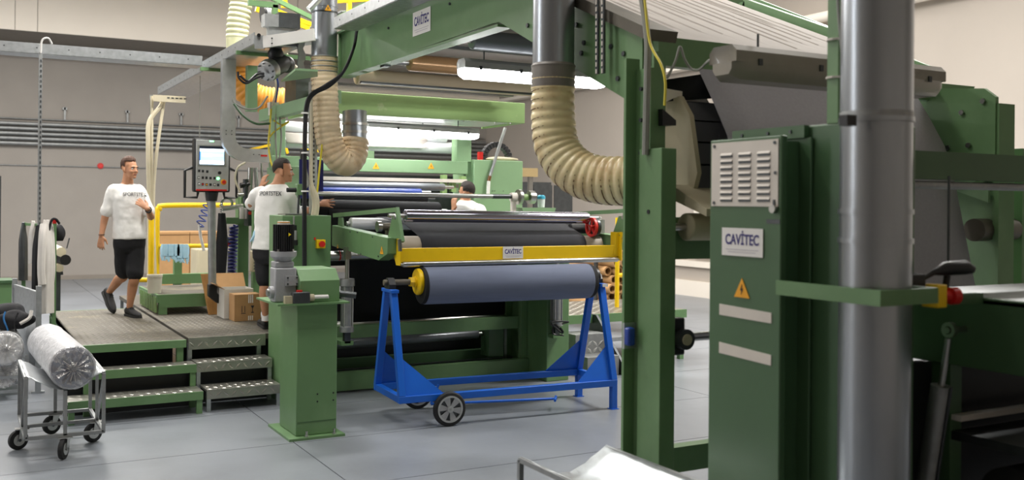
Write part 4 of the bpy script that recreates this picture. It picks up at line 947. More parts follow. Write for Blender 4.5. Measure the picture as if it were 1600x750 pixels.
for u, s in ((.03, 1), (LC - .03, -1)):
    for v0, v1, q in ((.03, .27, 1), (WC - .03, WC - .27, -1)):
        BAR(cp(u, v0, .27), cp(u, v1, 1.13), .06, .055, tuple(ey)).build('post', BL, BC, bevel=.004)
        k = .38; vg = v0 + (v1 - v0) * .3
        MB().prism([cp(u + s * .03, v0 - .004, .275), cp(u + s * .38, v0 - .004, .275), cp(u + s * .03, v0 + (v1 - v0) * .36, .58)], ey * .008).build('gusset', BL, BC)
    BAR(cp(u, .22, 1.145), cp(u, WC - .22, 1.145), .07, .03).build('top_plate', BL, BC, bevel=.004)
    lo = MB().prism([cp(u - .03, .29, 1.16), cp(u - .03, .43, 1.16), cp(u - .03, .43, 1.20), cp(u - .03, .38, 1.255), cp(u - .03, .34, 1.255), cp(u - .03, .29, 1.20)], ex * .06).build('shaft_clamp', M['black_plastic'], BC)
B(cp(LC - .03, .23, 0).x - .03, cp(LC - .03, .23, 0).x + .03, cp(LC, .23, 0).y - .035, cp(LC, .23, 0).y - .03, 1.13, 1.16).build('white_label', M['white_plate'], BC)
def cart_wheel(c, ax, r, parent, rim='aluminium', spokes=6, wdt=.05, tyre=.035):
    c = Vector(c); ax = Vector(ax).normalized()
    w = MB().lathe(c - ax * wdt / 2, ax, [(r - tyre, 0), (r - .01, .003), (r, wdt * .3), (r, wdt * .7), (r - .01, wdt - .003), (r - tyre, wdt), (r - tyre, 0)], 36, False)
    o = w.build('wheel', M['black_rubber'], parent)
    MB().ring(c, ax, r - tyre - .014, r - tyre + .002, -wdt * .55, wdt * .55, 36).build('rim', M[rim], o)
    u, v, _ = frame(ax)
    for k in range(spokes):
        a = 2 * PI * k / spokes + .2; d = u * math.cos(a) + v * math.sin(a); s2 = -u * math.sin(a) + v * math.cos(a); R = r - tyre - .008
        MB().prism([c + d * .02 - s2 * .012 - ax * wdt * .4, c + d * .02 + s2 * .012 - ax * wdt * .4, c + d * R + s2 * R * .30 - ax * wdt * .5, c + d * R - s2 * R * .30 - ax * wdt * .5], ax * wdt * .95).build('spoke', M['cast_grey'], o)
    CYL(c - ax * wdt * .5, c + ax * wdt * .5, r - tyre - .01, n=24).build('web_disc', M['dark_steel'], o) if spokes == 0 else CYL(c - ax * wdt * .1, c + ax * wdt * .1, r - tyre - .01, n=24).build('web_disc', M['dark_steel'], o)
    CYL(c - ax * wdt * .65, c + ax * wdt * .65, .028, n=16).build('hub', M[rim], o); CYL(c - ax * wdt * .75, c + ax * wdt * .75, .012, n=6).build('axle_nut', M['steel'], o)
    return o
cart_wheel(cp(.44, -.035, .148), ey, .148, BC); cart_wheel(cp(.44, WC + .035, .148), ey, .148, BC)
CYL(cp(.44, -.03, .148), cp(.44, WC + .03, .148), .014).build('axle', M['steel'], BC)
for v in (.05, WC - .05): BAR(cp(.44, v, .22), cp(.44, v, .13), .03, .06).build('axle_bracket', BL, BC)
CYL(cp(.40, .3, .13), cp(1.62, .22, .10), .012).build('tow_bar', BL, BC); CYL(cp(1.56, .14, .10), cp(1.66, .31, .10), .012).build('tow_handle', BL, BC)
CYL(cp(.40, .3, .13), cp(.47, .30, .30), .012).build('lever', BL, BC)
# roll of fabric lying in the cart
zr = 1.215; v = .36; axis = lambda u: cp(u, v, zr)
FR = thing('fabric_roll', tuple(axis(1.1)), 'roll of blue grey fabric with yellow end disc lying on the blue cart', 'fabric roll')
u0, u1 = .31, 2.06
R = .167
SAG = Vector((0, 0, -.037))
MB().lathe(axis(u0 + .03) + SAG, ex, [(R - .003, 0), (R, .01), (R, u1 - u0 - .09), (R - .003, u1 - u0 - .075)], 48).build('outer_wrap', M['blue_grey_fabric'], FR)
MB().lathe(axis(u0) + SAG, ex, [(.045, 0), (R - .012, .0), (R - .004, .012), (R - .004, u1 - u0 - .012), (R - .012, u1 - u0), (.045, u1 - u0)], 48).build('inner_layers', M['black_fabric'], FR)
MB().lathe(axis(u0), -ex, [(.03, 0), (.112, 0), (.118, .01), (.118, .032), (.11, .04), (.05, .042), (.05, .06), (.03, .06)], 36).build('end_disc', M['yellow_paint'], FR)
CYL(axis(u0) - ex * .06, axis(u0) - ex * .10, .045, n=6).build('hub_nut', M['yellow_paint'], FR)
CYL(axis(-.03), axis(LC + .02), .026).build('shaft', M['worn_plate'], FR)
CYL(axis(u1), axis(u1) + ex * .06, .085).build('end_clamp', M['black_plastic'], FR)
# ------------------------------------------------------------------ ducts
def seg_len(p): return sum((p[i + 1] - p[i]).length for i in range(len(p) - 1))
def resample(p, n):
    L = seg_len(p); out = [p[0]]; acc = 0; i = 0; step = L / n; need = step
    for i in range(len(p) - 1):
        d = (p[i + 1] - p[i]).length
        while acc + d >= need - 1e-9 and len(out) < n:
            out.append(p[i].lerp(p[i + 1], (need - acc) / d)); need += step
        acc += d
    out.append(p[-1]); return out
def flex(path, r, parent, m, wire, pitch=.034, amp=.007, end=None, name='flex_hose'):
    p = smooth_path(path, 12); L = seg_len(p); turns = max(4, int(L / pitch)); n = turns * 6
    q = resample(p, n)
    rs = [(r if end is None else r + (end - r) * i / n) - amp * (1 - abs(math.sin(PI * i / 6))) * 1.2 for i in range(n + 1)]
    o = MB().tube(q, rs, 32).build(name, M[m], parent, sharp=80)
    # wire helix wound on the outside
    hx = []; m_ = len(q); t = [((q[min(i + 1, m_ - 1)] - q[max(i - 1, 0)]).normalized()) for i in range(m_)]
    u, v, _ = frame(t[0]); fr = []
    for i in range(m_):
        if i:
            ax = t[i - 1].cross(t[i])
            if ax.length > 1e-7:
                R = Matrix.Rotation(t[i - 1].angle(t[i]), 3, ax.normalized()); u = R @ u; v = R @ v
        fr.append((u.copy(), v.copy()))
    N = turns * 24
    for k in range(N + 1):
        s = k / N * (m_ - 1); i = min(int(s), m_ - 2); f = s - i; c = q[i].lerp(q[i + 1], f); u, v = fr[i]; a = 2 * PI * k / 24
        rr = r if end is None else r + (end - r) * k / N
        hx.append(c + (u * math.cos(a) + v * math.sin(a)) * (rr - amp * 1.0))
    MB().tube(hx, .0056, 5).build('spiral_wire', M[wire], o, sharp=80)
    return o
def steel_duct(x, y, r, z0, z1, parent, bands=()):
    o = CYL((x, y, z0), (x, y, z1), r, n=48).build('steel_pipe', M['duct_steel'], parent)
    for z in bands: MB().ring((x, y, z), (0, 0, 1), r - .001, r + .006, -.010, .010, 48).build('seam_ring', M['duct_steel'], o)
    return o
# duct beside the front column
t = thing('extraction_duct', (3.15, 5.19, 2.0), 'middle extraction duct, wide cream ribbed hose bending right towards the front column', 'duct')
steel_duct(3.15, 5.19, .127, 2.74, 6.98, t, ())
flex([(3.15, 5.19, 2.76), (3.15, 5.19, 2.60), (3.152, 5.187, 2.42), (3.168, 5.155, 2.25), (3.225, 5.05, 2.12), (3.32, 4.89, 2.06), (3.47, 4.64, 2.06)], .131, t, 'flex_hose', 'hose_wire', pitch=.055, amp=.006, end=.15)
MB().ring((3.15, 5.19, 2.62), (0, 0, 1), .12, .136, -.005, .005).build('clamp_ring', M['flex_hose'], t)
lab(MB().lathe((3.15, 5.19, 2.60), (0, 0, 1), [(.128, 0)] + [(.131 + .005 * (k % 2), .012 + .016 * k) for k in range(10)] + [(.128, .17)], 40).build('hose_cuff', M['hose_cuff'], t), 'grey ribbed cuff at the top of the hose')
# duct on the left, in front of the laminating machine
t = thing('extraction_duct', (3.15, 9.59, 2.4), 'left extraction duct, steel pipe with cream hose hooking up under the hood beam', 'duct')
steel_duct(3.15, 9.59, .127, 3.33, 6.98, t, (3.86, 3.95))
flex([(3.15, 9.59, 3.37), (3.155, 9.585, 3.1), (3.17, 9.58, 2.8), (3.20, 9.57, 2.55), (3.27, 9.565, 2.38), (3.38, 9.575, 2.31), (3.47, 9.60, 2.39), (3.50, 9.63, 2.55)], .13, t, 'flex_hose_tan', 'hose_wire', pitch=.05, amp=.006, end=.14)
for k in range(4): MB().ring((3.15, 9.59, 3.36 - .05 * k), (0, 0, 1), .12, .138, -.005, .005).build('clamp_ring', M['galvanised_dull'], t)
lab(CYL((3.50, 9.63, 2.50), (3.50, 9.66, 2.84), .125, n=40).build('steel_elbow', M['duct_steel'], t), 'ribbed steel stub under the hood beam')
for z in (2.55, 2.63, 2.71): MB().ring((3.50, 9.64, z), (0, 0, 1), .12, .135, -.012, .012, 40).build('clamp_ring', M['steel'], t)
tri = on_y(511, 12, 9.46)
tri_sign(on_y(513, 12, 9.455), (1, 0, 0), (0, 0, 1), .07, t)
CYL(on_y(483, 15, 9.35), on_y(505, -8, 9.35), .03).build('damper_lever', M['galvanised'], t)
MB().ring((3.15, 9.59, 3.80), (0, 0, 1), .12, .134, -.008, .008).build('clamp_ring', M['dark_steel'], t)
# far duct upper left
t = thing('extraction_duct', (2.8, 11.6, 3.2), 'far extraction duct at the upper left, pale hose above and orange bend below the tray', 'duct')
steel_duct(2.83, 11.6, .128, 4.45, 6.98, t)
flex([(2.83, 11.6, 4.5), (2.81, 11.6, 4.2), (2.78, 11.6, 3.98), (2.77, 11.6, 3.78)], .13, t, 'flex_hose_pale', 'hose_wire_dark', pitch=.06, amp=.012)
CYL((2.77, 11.6, 3.80), (2.78, 11.6, 3.45), .125, n=36).build('steel_pipe', M['flex_hose_pale'], t)
flex([(2.78, 11.6, 3.46), (2.80, 11.6, 3.34), (2.86, 11.59, 3.22), (2.97, 11.57, 3.13), (3.12, 11.55, 3.09), (3.3, 11.5, 3.08)], .15, t, 'flex_hose_orange', 'hose_wire', pitch=.05, amp=.012, end=.17)
# near duct on the right
t = thing('extraction_duct', (3.165, 2.75, 0), 'right extraction duct, thick plain steel pipe in front of the control cabinet', 'duct')
steel_duct(3.165, 2.75, .137, 0, 6.98, t, (1.90, 1.785, 2.26))
MB().ring((3.165, 2.75, 2.27), (0, 0, 1), .135, .1395, -.022, .022, 48).build('hose_strap', M['galvanised_dull'], t)
c = on_y(1327, 188, 2.63); B(c.x - .02, c.x + .03, 2.62, 2.66, c.z - .02, c.z + .02).build('strap_buckle', M['black_plastic'], t)

# ------------------------------------------------------------------ control cabinet
t = thing('control_cabinet', (3.25, 3.3, 0), 'tall green control cabinet with a pale louvred plate and a nameplate in the right foreground', 'cabinet')
CG = M['green_paint_shaded']
lab(B(3.05, 3.085, 3.15, 3.61, 0, 2.22).build('door', CG, t, bevel=.006), 'green door with louvred plate and stickers')
B(3.085, 3.20, 3.20, 3.60, 0, 2.20).build('body', CG, t)
B(3.20, 3.215, 3.13, 3.60, 0, 2.215).build('frame_edge', CG, t, bevel=.004)
B(3.22, 3.62, 2.93, 3.57, 0, 2.27).build('cabinet_body', CG, t, bevel=.008)
B(3.19, 3.22, 3.16, 3.62, 2.215, 2.27).build('top_rail', CG, t)
bolts([(3.19, y, 2.245) for y in (3.55, 3.38, 3.24)], (-1, 0, 0), .008, t, 'dark_steel', .006)
pv = B(3.045, 3.05, 3.165, 3.595, 1.915, 2.205).build('louvre_plate', M['pale_plate'], t); lab(pv, 'pale louvred plate')
for r in range(8):
    for c in range(3):
        y = 3.53 - c * .12; z = 2.15 - r * .0285; y0, y1 = y - .078, y
        MB().prism([(3.045, y0, z + .006), (3.045, y0, z - .006), (3.038, y0, z - .004)], (0, y1 - y0, 0)).build('louvre', M['pale_plate'], pv)
        B(3.0425, 3.0452, y0, y1, z - .015, z - .004).build('louvre_gap', M['dark_steel'], pv)
bolts([(3.045, y, z) for y in (3.185, 3.575) for z in (1.93, 2.19)] + [(3.045, 3.18, 2.06)], (-1, 0, 0), .008, t, 'dark_steel', .004)
CYL((3.05, 3.185, 1.905), (3.03, 3.185, 1.905), .018).build('lock', M['steel'], t); B(3.04, 3.05, 3.18, 3.19, 1.905, 1.945).build('lock_lever', M['dark_steel'], t)
B(3.048, 3.05, 3.155, 3.235, 1.842, 1.86).build('rating_strip', M['dark_steel'], t)
name_plate((3.047, 3.385, 1.755), (0, -1, 0), (0, 0, 1), .265, .125, t)
tri_sign((3.048, 3.385, 1.55), (0, -1, 0), (0, 0, 1), .10, t)
for z0, dz in ((1.437, -.01), (1.262, -.025)):
    MB().prism([(3.047, 3.535, z0 - .02), (3.047, 3.20, z0 - .02 + dz * .4), (3.047, 3.20, z0 + .025 + dz * .4), (3.047, 3.535, z0 + .03)], (.003, 0, 0)).build('blank_label', M['pale_plate'], t)
B(3.22, 3.27, 3.0, 3.06, 2.27, 4.6).build('riser_post', GP, t)
TUBE(smooth_path([(3.21, 3.0, 3.2), (3.19, 2.98, 2.8), (3.20, 2.95, 2.5), (3.23, 2.93, 2.36)], 5), .006, 6).build('cable', M['grey_cable'], t)
for z in (2.62, 2.46): CYL((3.245, 3.03, z), (3.245, 3.03, z + .008), .045, n=10).build('cable_tie', M['pale_plate'], t)
# bracket round the duct
br = B(3.005, 3.02, 2.585, 3.13, 1.545, 1.605).build('duct_bracket', GP, t)
B(3.02, 3.33, 2.585, 2.60, 1.545, 1.605).build('bracket_front', GP, br); B(3.315, 3.33, 2.60, 2.93, 1.545, 1.605).build('bracket_side', GP, br)

# ------------------------------------------------------------------ roller table on the right
t = thing('roller_table', (4.7, 2.3, 0), 'dark green machine table with grey top in the right foreground behind the steel duct', 'machine')
B(3.9, 3.94, .9, 3.22, 1.21, 1.525).build('side_panel', CG, t, bevel=.006)
B(3.90, 3.95, .9, 3.24, 1.50, 1.515).build('edge_strip', M['dark_steel'], t)
lab(B(3.94, 5.55, .9, 3.3, 1.49, 1.52).build('top', M['galvanised_dull'], t), 'grey table top')
B(5.55, 5.6, .9, 3.3, 1.2, 1.52).build('side_panel', CG, t)
for x in (3.95, 5.5): B(x, x + .08, 3.0, 3.1, 0, 1.3).build('leg', CG, t)
for x in (3.95, 5.5): B(x, x + .08, 1.0, 1.1, 0, 1.3).build('leg', CG, t)
B(3.64, 5.5, 3.12, 3.16, 0, 1.2).build('dark_panel', M['black_plastic'], t)
roller('table_roller', (4.02, 2.4, 1.05), (5.5, 2.4, 1.05), .10, 'steel', t)
roller('table_roller', (4.02, 2.75, .62), (5.5, 2.75, .62), .16, 'black_rubber', t)
B(3.96, 5.5, 2.95, 3.0, .95, .975).build('cross_rail', M['pale_plate'], t)
B(3.96, 5.5, 2.6, 3.0, .86, .90).build('cross_rail', M['dark_steel'], t)
a, b = Vector((3.80, 2.89, 1.38)), Vector((3.80, 3.04, .45))
MB().ring(a, (-1, 0, 0), .018, .034, -.014, .014).build('rod_eye', M['steel'], t)
CYL(a + (b - a) * .04, a + (b - a) * .30, .014).build('piston_rod', M['steel'], t)
lab(CYL(a + (b - a) * .27, b, .045).build('air_cylinder', M['galvanised_dull'], t), 'slanting air cylinder')
for s in (-.05, .05): CYL(a + (b - a) * .27 + Vector((0, s, 0)), b + Vector((0, s, 0)), .007).build('tie_rod', M['dark_steel'], t)
CYL((3.78, 2.89, 1.38), (3.92, 2.89, 1.38), .014).build('eye_pin', M['steel'], t)
B(3.74, 3.86, 3.0, 3.08, 0, .46).build('cylinder_foot', M['dark_steel'], t)
B(3.52, 3.9, 2.80, 2.84, 1.50, 1.545).build('switch_arm', CG, t)
s = lab(B(3.50, 3.56, 2.72, 2.80, 1.505, 1.60).build('emergency_stop', M['yellow_paint'], t, bevel=.005), 'yellow emergency stop box with red knob')
CYL((3.56, 2.75, 1.55), (3.60, 2.74, 1.55), .022).build('stem', M['red_plastic'], s); CYL((3.60, 2.74, 1.55), (3.635, 2.735, 1.55), .036).build('push_knob', M['red_plastic'], s)
hd = MB().tube([(3.50, 2.80, 1.615), (3.56, 2.79, 1.645), (3.62, 2.78, 1.66), (3.72, 2.76, 1.665), (3.76, 2.75, 1.655)], [.008, .012, .03, .032, .018], 12).build('trigger_handle', M['black_plastic'], t)
CYL((3.64, 2.78, 1.65), (3.64, 2.80, 1.53), .014).build('handle_post', M['black_plastic'], t)
B(3.42, 3.50, 2.78, 2.83, 1.56, 1.64).build('terminal', M['black_plastic'], t)
CYL((3.93, 3.0, 1.515), (3.93, 3.0, 2.06), .006).build('guide_wire', M['dark_steel'], t)
# cross gantry behind the table
t = thing('cross_gantry', (5.5, 3.42, 0), 'dark green cross gantry beam with a round rail running off the right edge', 'beam')
B(3.64, 8.0, 3.36, 3.46, 2.06, 2.20).build('beam', CG, t); CYL((3.64, 3.38, 2.03), (8.0, 3.38, 2.03), .02).build('round_rail', M['galvanised_dull'], t)
B(7.9, 8.0, 3.36, 3.46, 0, 2.06).build('post', CG, t); B(5.66, 5.76, 3.36, 3.46, 0, 2.06).build('post', CG, t)

# ------------------------------------------------------------------ tube frame trolleys
UPZ = Vector((0, 0, 1))
def trolley(loc, label, cast=True):
    t = thing('roll_trolley', loc, label, 'trolley')
    X, Y, Z0, Z1 = .265, .445, .17, .61
    def V(x, y, z): return Vector(loc) + Vector((x, y, z))
    m = M['galvanised_dull']
    for sx in (-1, 1):
        for sy in (-1, 1): BAR(V(sx * X, sy * Y, Z0), V(sx * X, sy * Y, Z1), .025, .025, (0, 1, 0)).build('post', m, t)
        BAR(V(sx * X, -Y, Z0), V(sx * X, Y, Z0), .025, .025).build('bottom_rail', m, t); BAR(V(sx * X, -Y, Z1), V(sx * X, Y, Z1), .025, .025).build('top_rail', m, t)
        BAR(V(sx * X, -.02, Z0), V(sx * X, -.02, Z1), .022, .022, (0, 1, 0)).build('post', m, t)
        BAR(V(sx * X, -Y, Z1 - .02), V(sx * X, -.03, Z0), .02, .02).build('brace', m, t)
    for sy in (-1, 1):
        BAR(V(-X, sy * Y, Z0), V(X, sy * Y, Z0), .025, .025).build('bottom_rail', m, t)
        BAR(V(0, sy * Y, Z0), V(0, sy * Y, Z1 - .11), .025, .025, (0, 1, 0)).build('post', m, t)
    BAR(V(-X, 0, Z0), V(X, 0, Z0), .025, .025).build('bottom_rail', m, t)
    rows = [[V(-X + 2 * X * i / 16, -Y + 2 * Y * j / 8, Z1 + .014 - .115 * math.sin(PI * i / 16) ** 1.2 + .004 * math.sin(i * 2.3 + j * 1.9)) for i in range(17)] for j in range(9)]
    MB().grid(rows).build('trough_sheet', M['galvanised'], t, solid=.003, sharp=60)
    for (x, y) in ((-X, 0), (0, -Y), (X, 0), (0, Y)):
        c = V(x, y, .075)
        B(c.x - .05, c.x + .05, c.y - .04, c.y + .04, Z0 - .017, Z0 - .010).build('caster_plate', M['steel'], t)
        ax = Vector((.90, -.43, 0)) if y < -.1 else Vector((.42, -.90, 0)); bx = Vector((-ax.y, ax.x, 0)); wc = c - bx * .03
        w = MB().lathe(wc - ax * .018, ax, [(.045, 0), (.073, .003), (.075, .012), (.075, .024), (.073, .033), (.045, .036)], 28).build('caster_wheel', M['black_rubber'], t)
        MB().lathe(wc - ax * .021, ax, [(.025, 0), (.044, 0), (.044, .042), (.025, .042)], 24).build('hub', M['aluminium'], w); CYL(wc - ax * .03, wc + ax * .03, .012).build('axle', M['dark_steel'], w)
        for s in (-1, 1): MB().prism([wc + ax * s * .027 - bx * .015 - UPZ * .01, wc + ax * s * .027 + bx * .015 - UPZ * .01, c + ax * s * .027 + bx * .03 + UPZ * .085, c + ax * s * .027 - bx * .03 + UPZ * .085], ax * .003).build('caster_fork', M['steel'], w)
    return t
trolley((.685, 8.505, 0), 'tube frame trolley on casters at the left carrying the film wrapped fabric roll')
trolley((2.775, 3.98, 0), 'empty trolley with bright curved metal trough sheet at the bottom of the picture')
t = thing('low_dolly', (.36, 11.0, 0), 'low tube frame dolly at the left edge under two white wrapped rolls', 'dolly')
for x in (.16, .56): BAR((x, 10.6, .085), (x, 11.6, .085), .03, .03).build('side_rail', M['galvanised'], t)
for y in (10.62, 11.1, 11.58): BAR((.16, y, .085), (.56, y, .085), .03, .03).build('cross_rail', M['galvanised'], t)
for x in (.16, .56):
    for y in (10.62, 11.58): BAR((x, y, 0), (x, y, .42), .03, .03, (0, 1, 0)).build('post', M['galvanised'], t)
BAR((.16, 10.62, .22), (.56, 10.62, .22), .025, .025).build('cross_rail', M['galvanised'], t)
# wrapped rolls
def film(nm):
    m = bpy.data.materials.new(nm); m.use_nodes = True; N = m.node_tree.nodes; L = m.node_tree.links
    N.remove(N['Principled BSDF']); out = N['Material Output']
    tr = N.new('ShaderNodeBsdfTransparent'); gl = N.new('ShaderNodeBsdfGlossy'); gl.inputs['Roughness'].default_value = .18; df = N.new('ShaderNodeBsdfDiffuse'); df.inputs[0].default_value = (.85, .85, .87, 1)
    tc = N.new('ShaderNodeTexCoord'); nz = N.new('ShaderNodeTexNoise'); nz.inputs['Scale'].default_value = 16; nz.inputs['Detail'].default_value = 4; nz.inputs['Distortion'].default_value = 1.5
    L.new(tc.outputs['Object'], nz.inputs['Vector'])
    bp = N.new('ShaderNodeBump'); bp.inputs['Strength'].default_value = .45; bp.inputs['Distance'].default_value = .02; L.new(nz.outputs['Fac'], bp.inputs['Height'])
    L.new(bp.outputs[0], gl.inputs['Normal']); L.new(bp.outputs[0], df.inputs['Normal'])
    mr = N.new('ShaderNodeMapRange'); mr.inputs[1].default_value = .45; mr.inputs[2].default_value = .75; mr.inputs[3].default_value = .16 if nm == 'film_clear' else .6; mr.inputs[4].default_value = .55 if nm == 'film_clear' else .88; L.new(nz.outputs['Fac'], mr.inputs[0])
    a = N.new('ShaderNodeMixShader'); L.new(mr.outputs[0], a.inputs[0]); L.new(tr.outputs[0], a.inputs[1]); L.new(df.outputs[0], a.inputs[2])
    b = N.new('ShaderNodeMixShader'); b.inputs[0].default_value = .22; L.new(a.outputs[0], b.inputs[1]); L.new(gl.outputs[0], b.inputs[2]); L.new(b.outputs[0], out.inputs['Surface'])
    M[nm] = m
film('film'); film('film_clear')
mat('navy_cloth_roll', '3A3F58', .8, var=.15, scale=12, bump=.2, bscale=60)
def wrapped_roll(a, b, r, core, label, seed):
    a, b = Vector(a), Vector(b); d = (b - a).normalized(); L = (b - a).length; rn = random.Random(seed)
    t = thing('wrapped_roll', tuple((a + b) / 2 - Vector((0, 0, r))), label, 'fabric roll', 'film wrapped rolls')
    MB().lathe(a, d, [(.035, .03), (.04, .0), (r - .02, 0), (r - .008, .01), (r - .008, L - .01), (r - .02, L), (.04, L)], 40).build('fabric', M[core], t)
    u, v, _ = frame(d); rings = []
    prof = [(.018, -.035), (.03, -.03), (.05, -.012), (.09, -.016), (r * .8, -.014), (r + .002, .0), (r + .008, .03)] + [(r + .006, L * k / 12) for k in range(1, 12)] + [(r + .006, L - .02), (r * .9, L + .01), (.04, L + .02), (.02, L + .03)]
    for k, (q, h) in enumerate(prof):
        ring = []
        for i in range(56):
            an = 2 * PI * i / 56; w = 1 + (.03 if q < r * .95 else .006) * math.sin(an * 9 + k) + rn.uniform(-.012, .012)
            hh = h + (rn.uniform(-.006, .006) + .006 * math.sin(an * 14) if q < r else 0)
            ring.append(a + d * hh + (u * math.cos(an) + v * math.sin(an)) * q * w)
        rings.append(ring)
    MB().loft(rings[6:]).build('film_wrap', M['film'], t, sharp=25); MB().loft(rings[:7]).build('film_end', M['film_clear'], t, sharp=25)
    mp = MB()
    for k in range(15):
        an = 2 * PI * k / 15 + rn.uniform(-.2, .2); e1, e2 = u * math.cos(an) + v * math.sin(an), u * math.cos(an + .05) + v * math.sin(an + .05); q1 = r * rn.uniform(.3, .75)
        mp.prism([a - d * .022 + e1 * .02, a - d * .019 + e1 * q1, a - d * .019 + e2 * q1 * .97, a - d * .022 + e2 * .02], -d * .006)
    mp.build('film_pleats', M['cloth_white'], t)
    return t
wrapped_roll((.735, 8.04, .665), (.668, 9.62, .665), .155, 'navy_cloth_roll', 'film wrapped dark blue fabric roll lying on the left trolley', 2)
mat('white_cloth_roll', 'DDDCDC', .8, var=.04, bump=.2, bscale=40)
wrapped_roll((.375, 10.55, .497), (.375, 11.55, .497), .155, 'white_cloth_roll', 'upper of two white wrapped rolls at the left edge, under the dark backpack', 3)
wrapped_roll((.36, 10.64, .255), (.36, 11.52, .255), .14, 'white_cloth_roll', 'lower of two white wrapped rolls at the left edge', 4)
# backpack
def blob(name, m, parent, c, rx, ry, rz, seed, amp=.25, n=28, mm=18):
    rn = random.Random(seed); ph = [(rn.uniform(2, 5), rn.uniform(2, 5), rn.uniform(0, 6), rn.uniform(0, 6)) for _ in range(4)]
    b = MB().sphere((0, 0, 0), 1, n, mm); out = MB(); c = Vector(c)
    vs = []
    for p in b.v:
        k = 1 + amp * sum(math.sin(p.x * a + e) * math.sin(p.y * bb + p.z * a + f) for a, bb, e, f in ph) / 3
        z = p.z * k; z = max(z, -.75)
        vs.append(c + Vector((p.x * k * rx, p.y * k * ry, z * rz)))
    out.add(vs, b.f); return out.build(name, m, parent, sharp=70)
t = thing('backpack', (.40, 10.9, .66), 'black backpack with blue piping lying on the white wrapped rolls at the left edge', 'backpack')
blob('main_bag', M['cloth_black'], t, (.36, 10.95, .76), .25, .22, .13, 4)
blob('front_pocket', M['cloth_black'], t, (.44, 10.74, .74), .18, .09, .10, 9)
for k in range(4):
    pts = [(.20 + .09 * k + .02 * math.sin(j + k), 10.66 - .015 * math.sin(j * .9), .69 + .045 * j - .015 * k) for j in range(5)]
    TUBE(smooth_path(pts, 5), .008, 6).build('piping' if k % 2 else 'strap', M['cloth_blue' if k % 2 == 0 else 'cloth_black'], t)
TUBE(smooth_path([(.50, 10.66, .72), (.58, 10.66, .77), (.60, 10.68, .84)], 6), .018, 6).build('strap', M['cloth_white'], t)
# green bin
p = on_y(-6, 475, 12.6); q = on_y(19, 442, 12.6)
t = thing('green_bin', ((p.x + q.x) / 2, 12.8, 0), 'dark green bin at the left edge behind the grey gate panel', 'bin')
B(p.x, q.x, 12.6, 13.0, 0, q.z).build('body', GP, t); B(p.x - .02, q.x + .01, 12.58, 13.02, q.z, q.z + .03).build('rim', CG, t)
p = on_y(1, 440, 15); tag(B(p.x - .3, p.x, 15, 15.1, 0, on_y(1, 275, 15).z).build('blue_grey_post', M['dark_steel']), 'blue grey post cut by the left edge of the picture', 'post')
# grey crate
t = thing('metal_gate', (.66, 11.5, 0), 'grey sheet metal gate panel in front of the hanging white coats', 'gate')
BAR((.51, 12.0, .60), (.675, 10.9, .60), .02, .74).build('side_wall', M['galvanised'], t)
for z in (.25, .98): BAR((.51, 12.0, z), (.675, 10.9, z), .035, .04).build('rim', M['galvanised'], t)
for x, y in ((.51, 12.02), (.675, 10.88)): BAR((x, y, 0), (x, y, 1.06), .05, .05, (0, 1, 0)).build('corner_post', M['galvanised'], t); B(x - .06, x + .06, y - .03, y + .03, 0, .02).build('foot', M['galvanised'], t)
# clothes rack with garments
t = thing('clothes_rack', (.86, 11.9, 0), 'narrow green clothes rack with red cap at the platform edge', 'rack')
B(.845, .885, 11.58, 11.62, 0, 1.66).build('post', GP, t); lab(B(.847, .883, 11.582, 11.618, 1.66, 1.70).build('end_cap', M['red_plastic'], t), 'red end cap')
p2 = on_y(38, 347, 12.3); B(p2.x - .02, p2.x + .02, 12.28, 12.32, 0, 1.66).build('post', GP, t)
BAR((.865, 11.6, 1.64), (p2.x, 12.3, 1.64), .03, .03).build('hanging_bar', GP, t)
def garment(name, m, x, y, w, dpt, ztop, zbot, seed, label, cat, flare=1.1, yaw=.3, sleeves=True):
    rn = random.Random(seed); rings = []; c, s = math.cos(yaw), math.sin(yaw)
    n = 32; K = 14
    for k in range(K + 1):
        f = k / K; z = ztop + (zbot - ztop) * f
        ww = w * (.35 + .65 * min(1, f * 4)) * (1 + (flare - 1) * f) / 2; dd = dpt * (.4 + .6 * min(1, f * 3)) / 2
        ring = []
        for i in range(n):
            a = 2 * PI * i / n; fold = 1 + (.09 * math.sin(a * 6 + seed) + .05 * math.sin(a * 11 + seed * 2 + f * 2)) * min(1, f * 1.6)
            px, py = math.cos(a) * ww * fold, math.sin(a) * dd * fold
            ring.append((x + px * c - py * s, y + px * s + py * c, z + rn.uniform(-.004, .004)))
        rings.append(ring)
    t = thing(name, (x, y, zbot), label, cat, 'garments on the rack')
    MB().loft(rings).build('body', m, t, sharp=70)
    if sleeves:
        for q in (-1, 1):
            sx, sy = x + q * c * w * .40, y + q * s * w * .40
            TUBE(smooth_path([(x + q * c * w * .25, y + q * s * w * .25, ztop - .05), (sx, sy - .03, ztop - .18), (sx + q * .01, sy - .05, (ztop + zbot) / 2), (sx, sy - .05, (ztop + zbot) / 2 - .18)], 5), .04, 10).build('sleeve', m, t)
    return t
pc = on_y(72, 420, 11.5)
garment('work_coat', M['cloth_white'], .785, 11.56, .17, .14, 1.70, .72, 3, 'long white work coat hanging nearest on the green rack', 'coat', yaw=.9)
garment('work_coat', M['cloth_white'], .685, 12.02, .09, .08, 1.68, 1.22, 5, 'short white garment hanging at the far end of the rack', 'coat', yaw=.9, sleeves=False)
garment('black_jacket', M['cloth_black'], .715, 11.75, .09, .10, 1.64, .92, 7, 'narrow black jacket hanging between the two white garments', 'jacket', yaw=.9, sleeves=False)
garment('grey_cloth', M['dark_steel'], .60, 12.25, .10, .08, 1.66, 1.02, 8, 'grey cloth hanging on the far post of the rack', 'cloth', yaw=.9, sleeves=False)
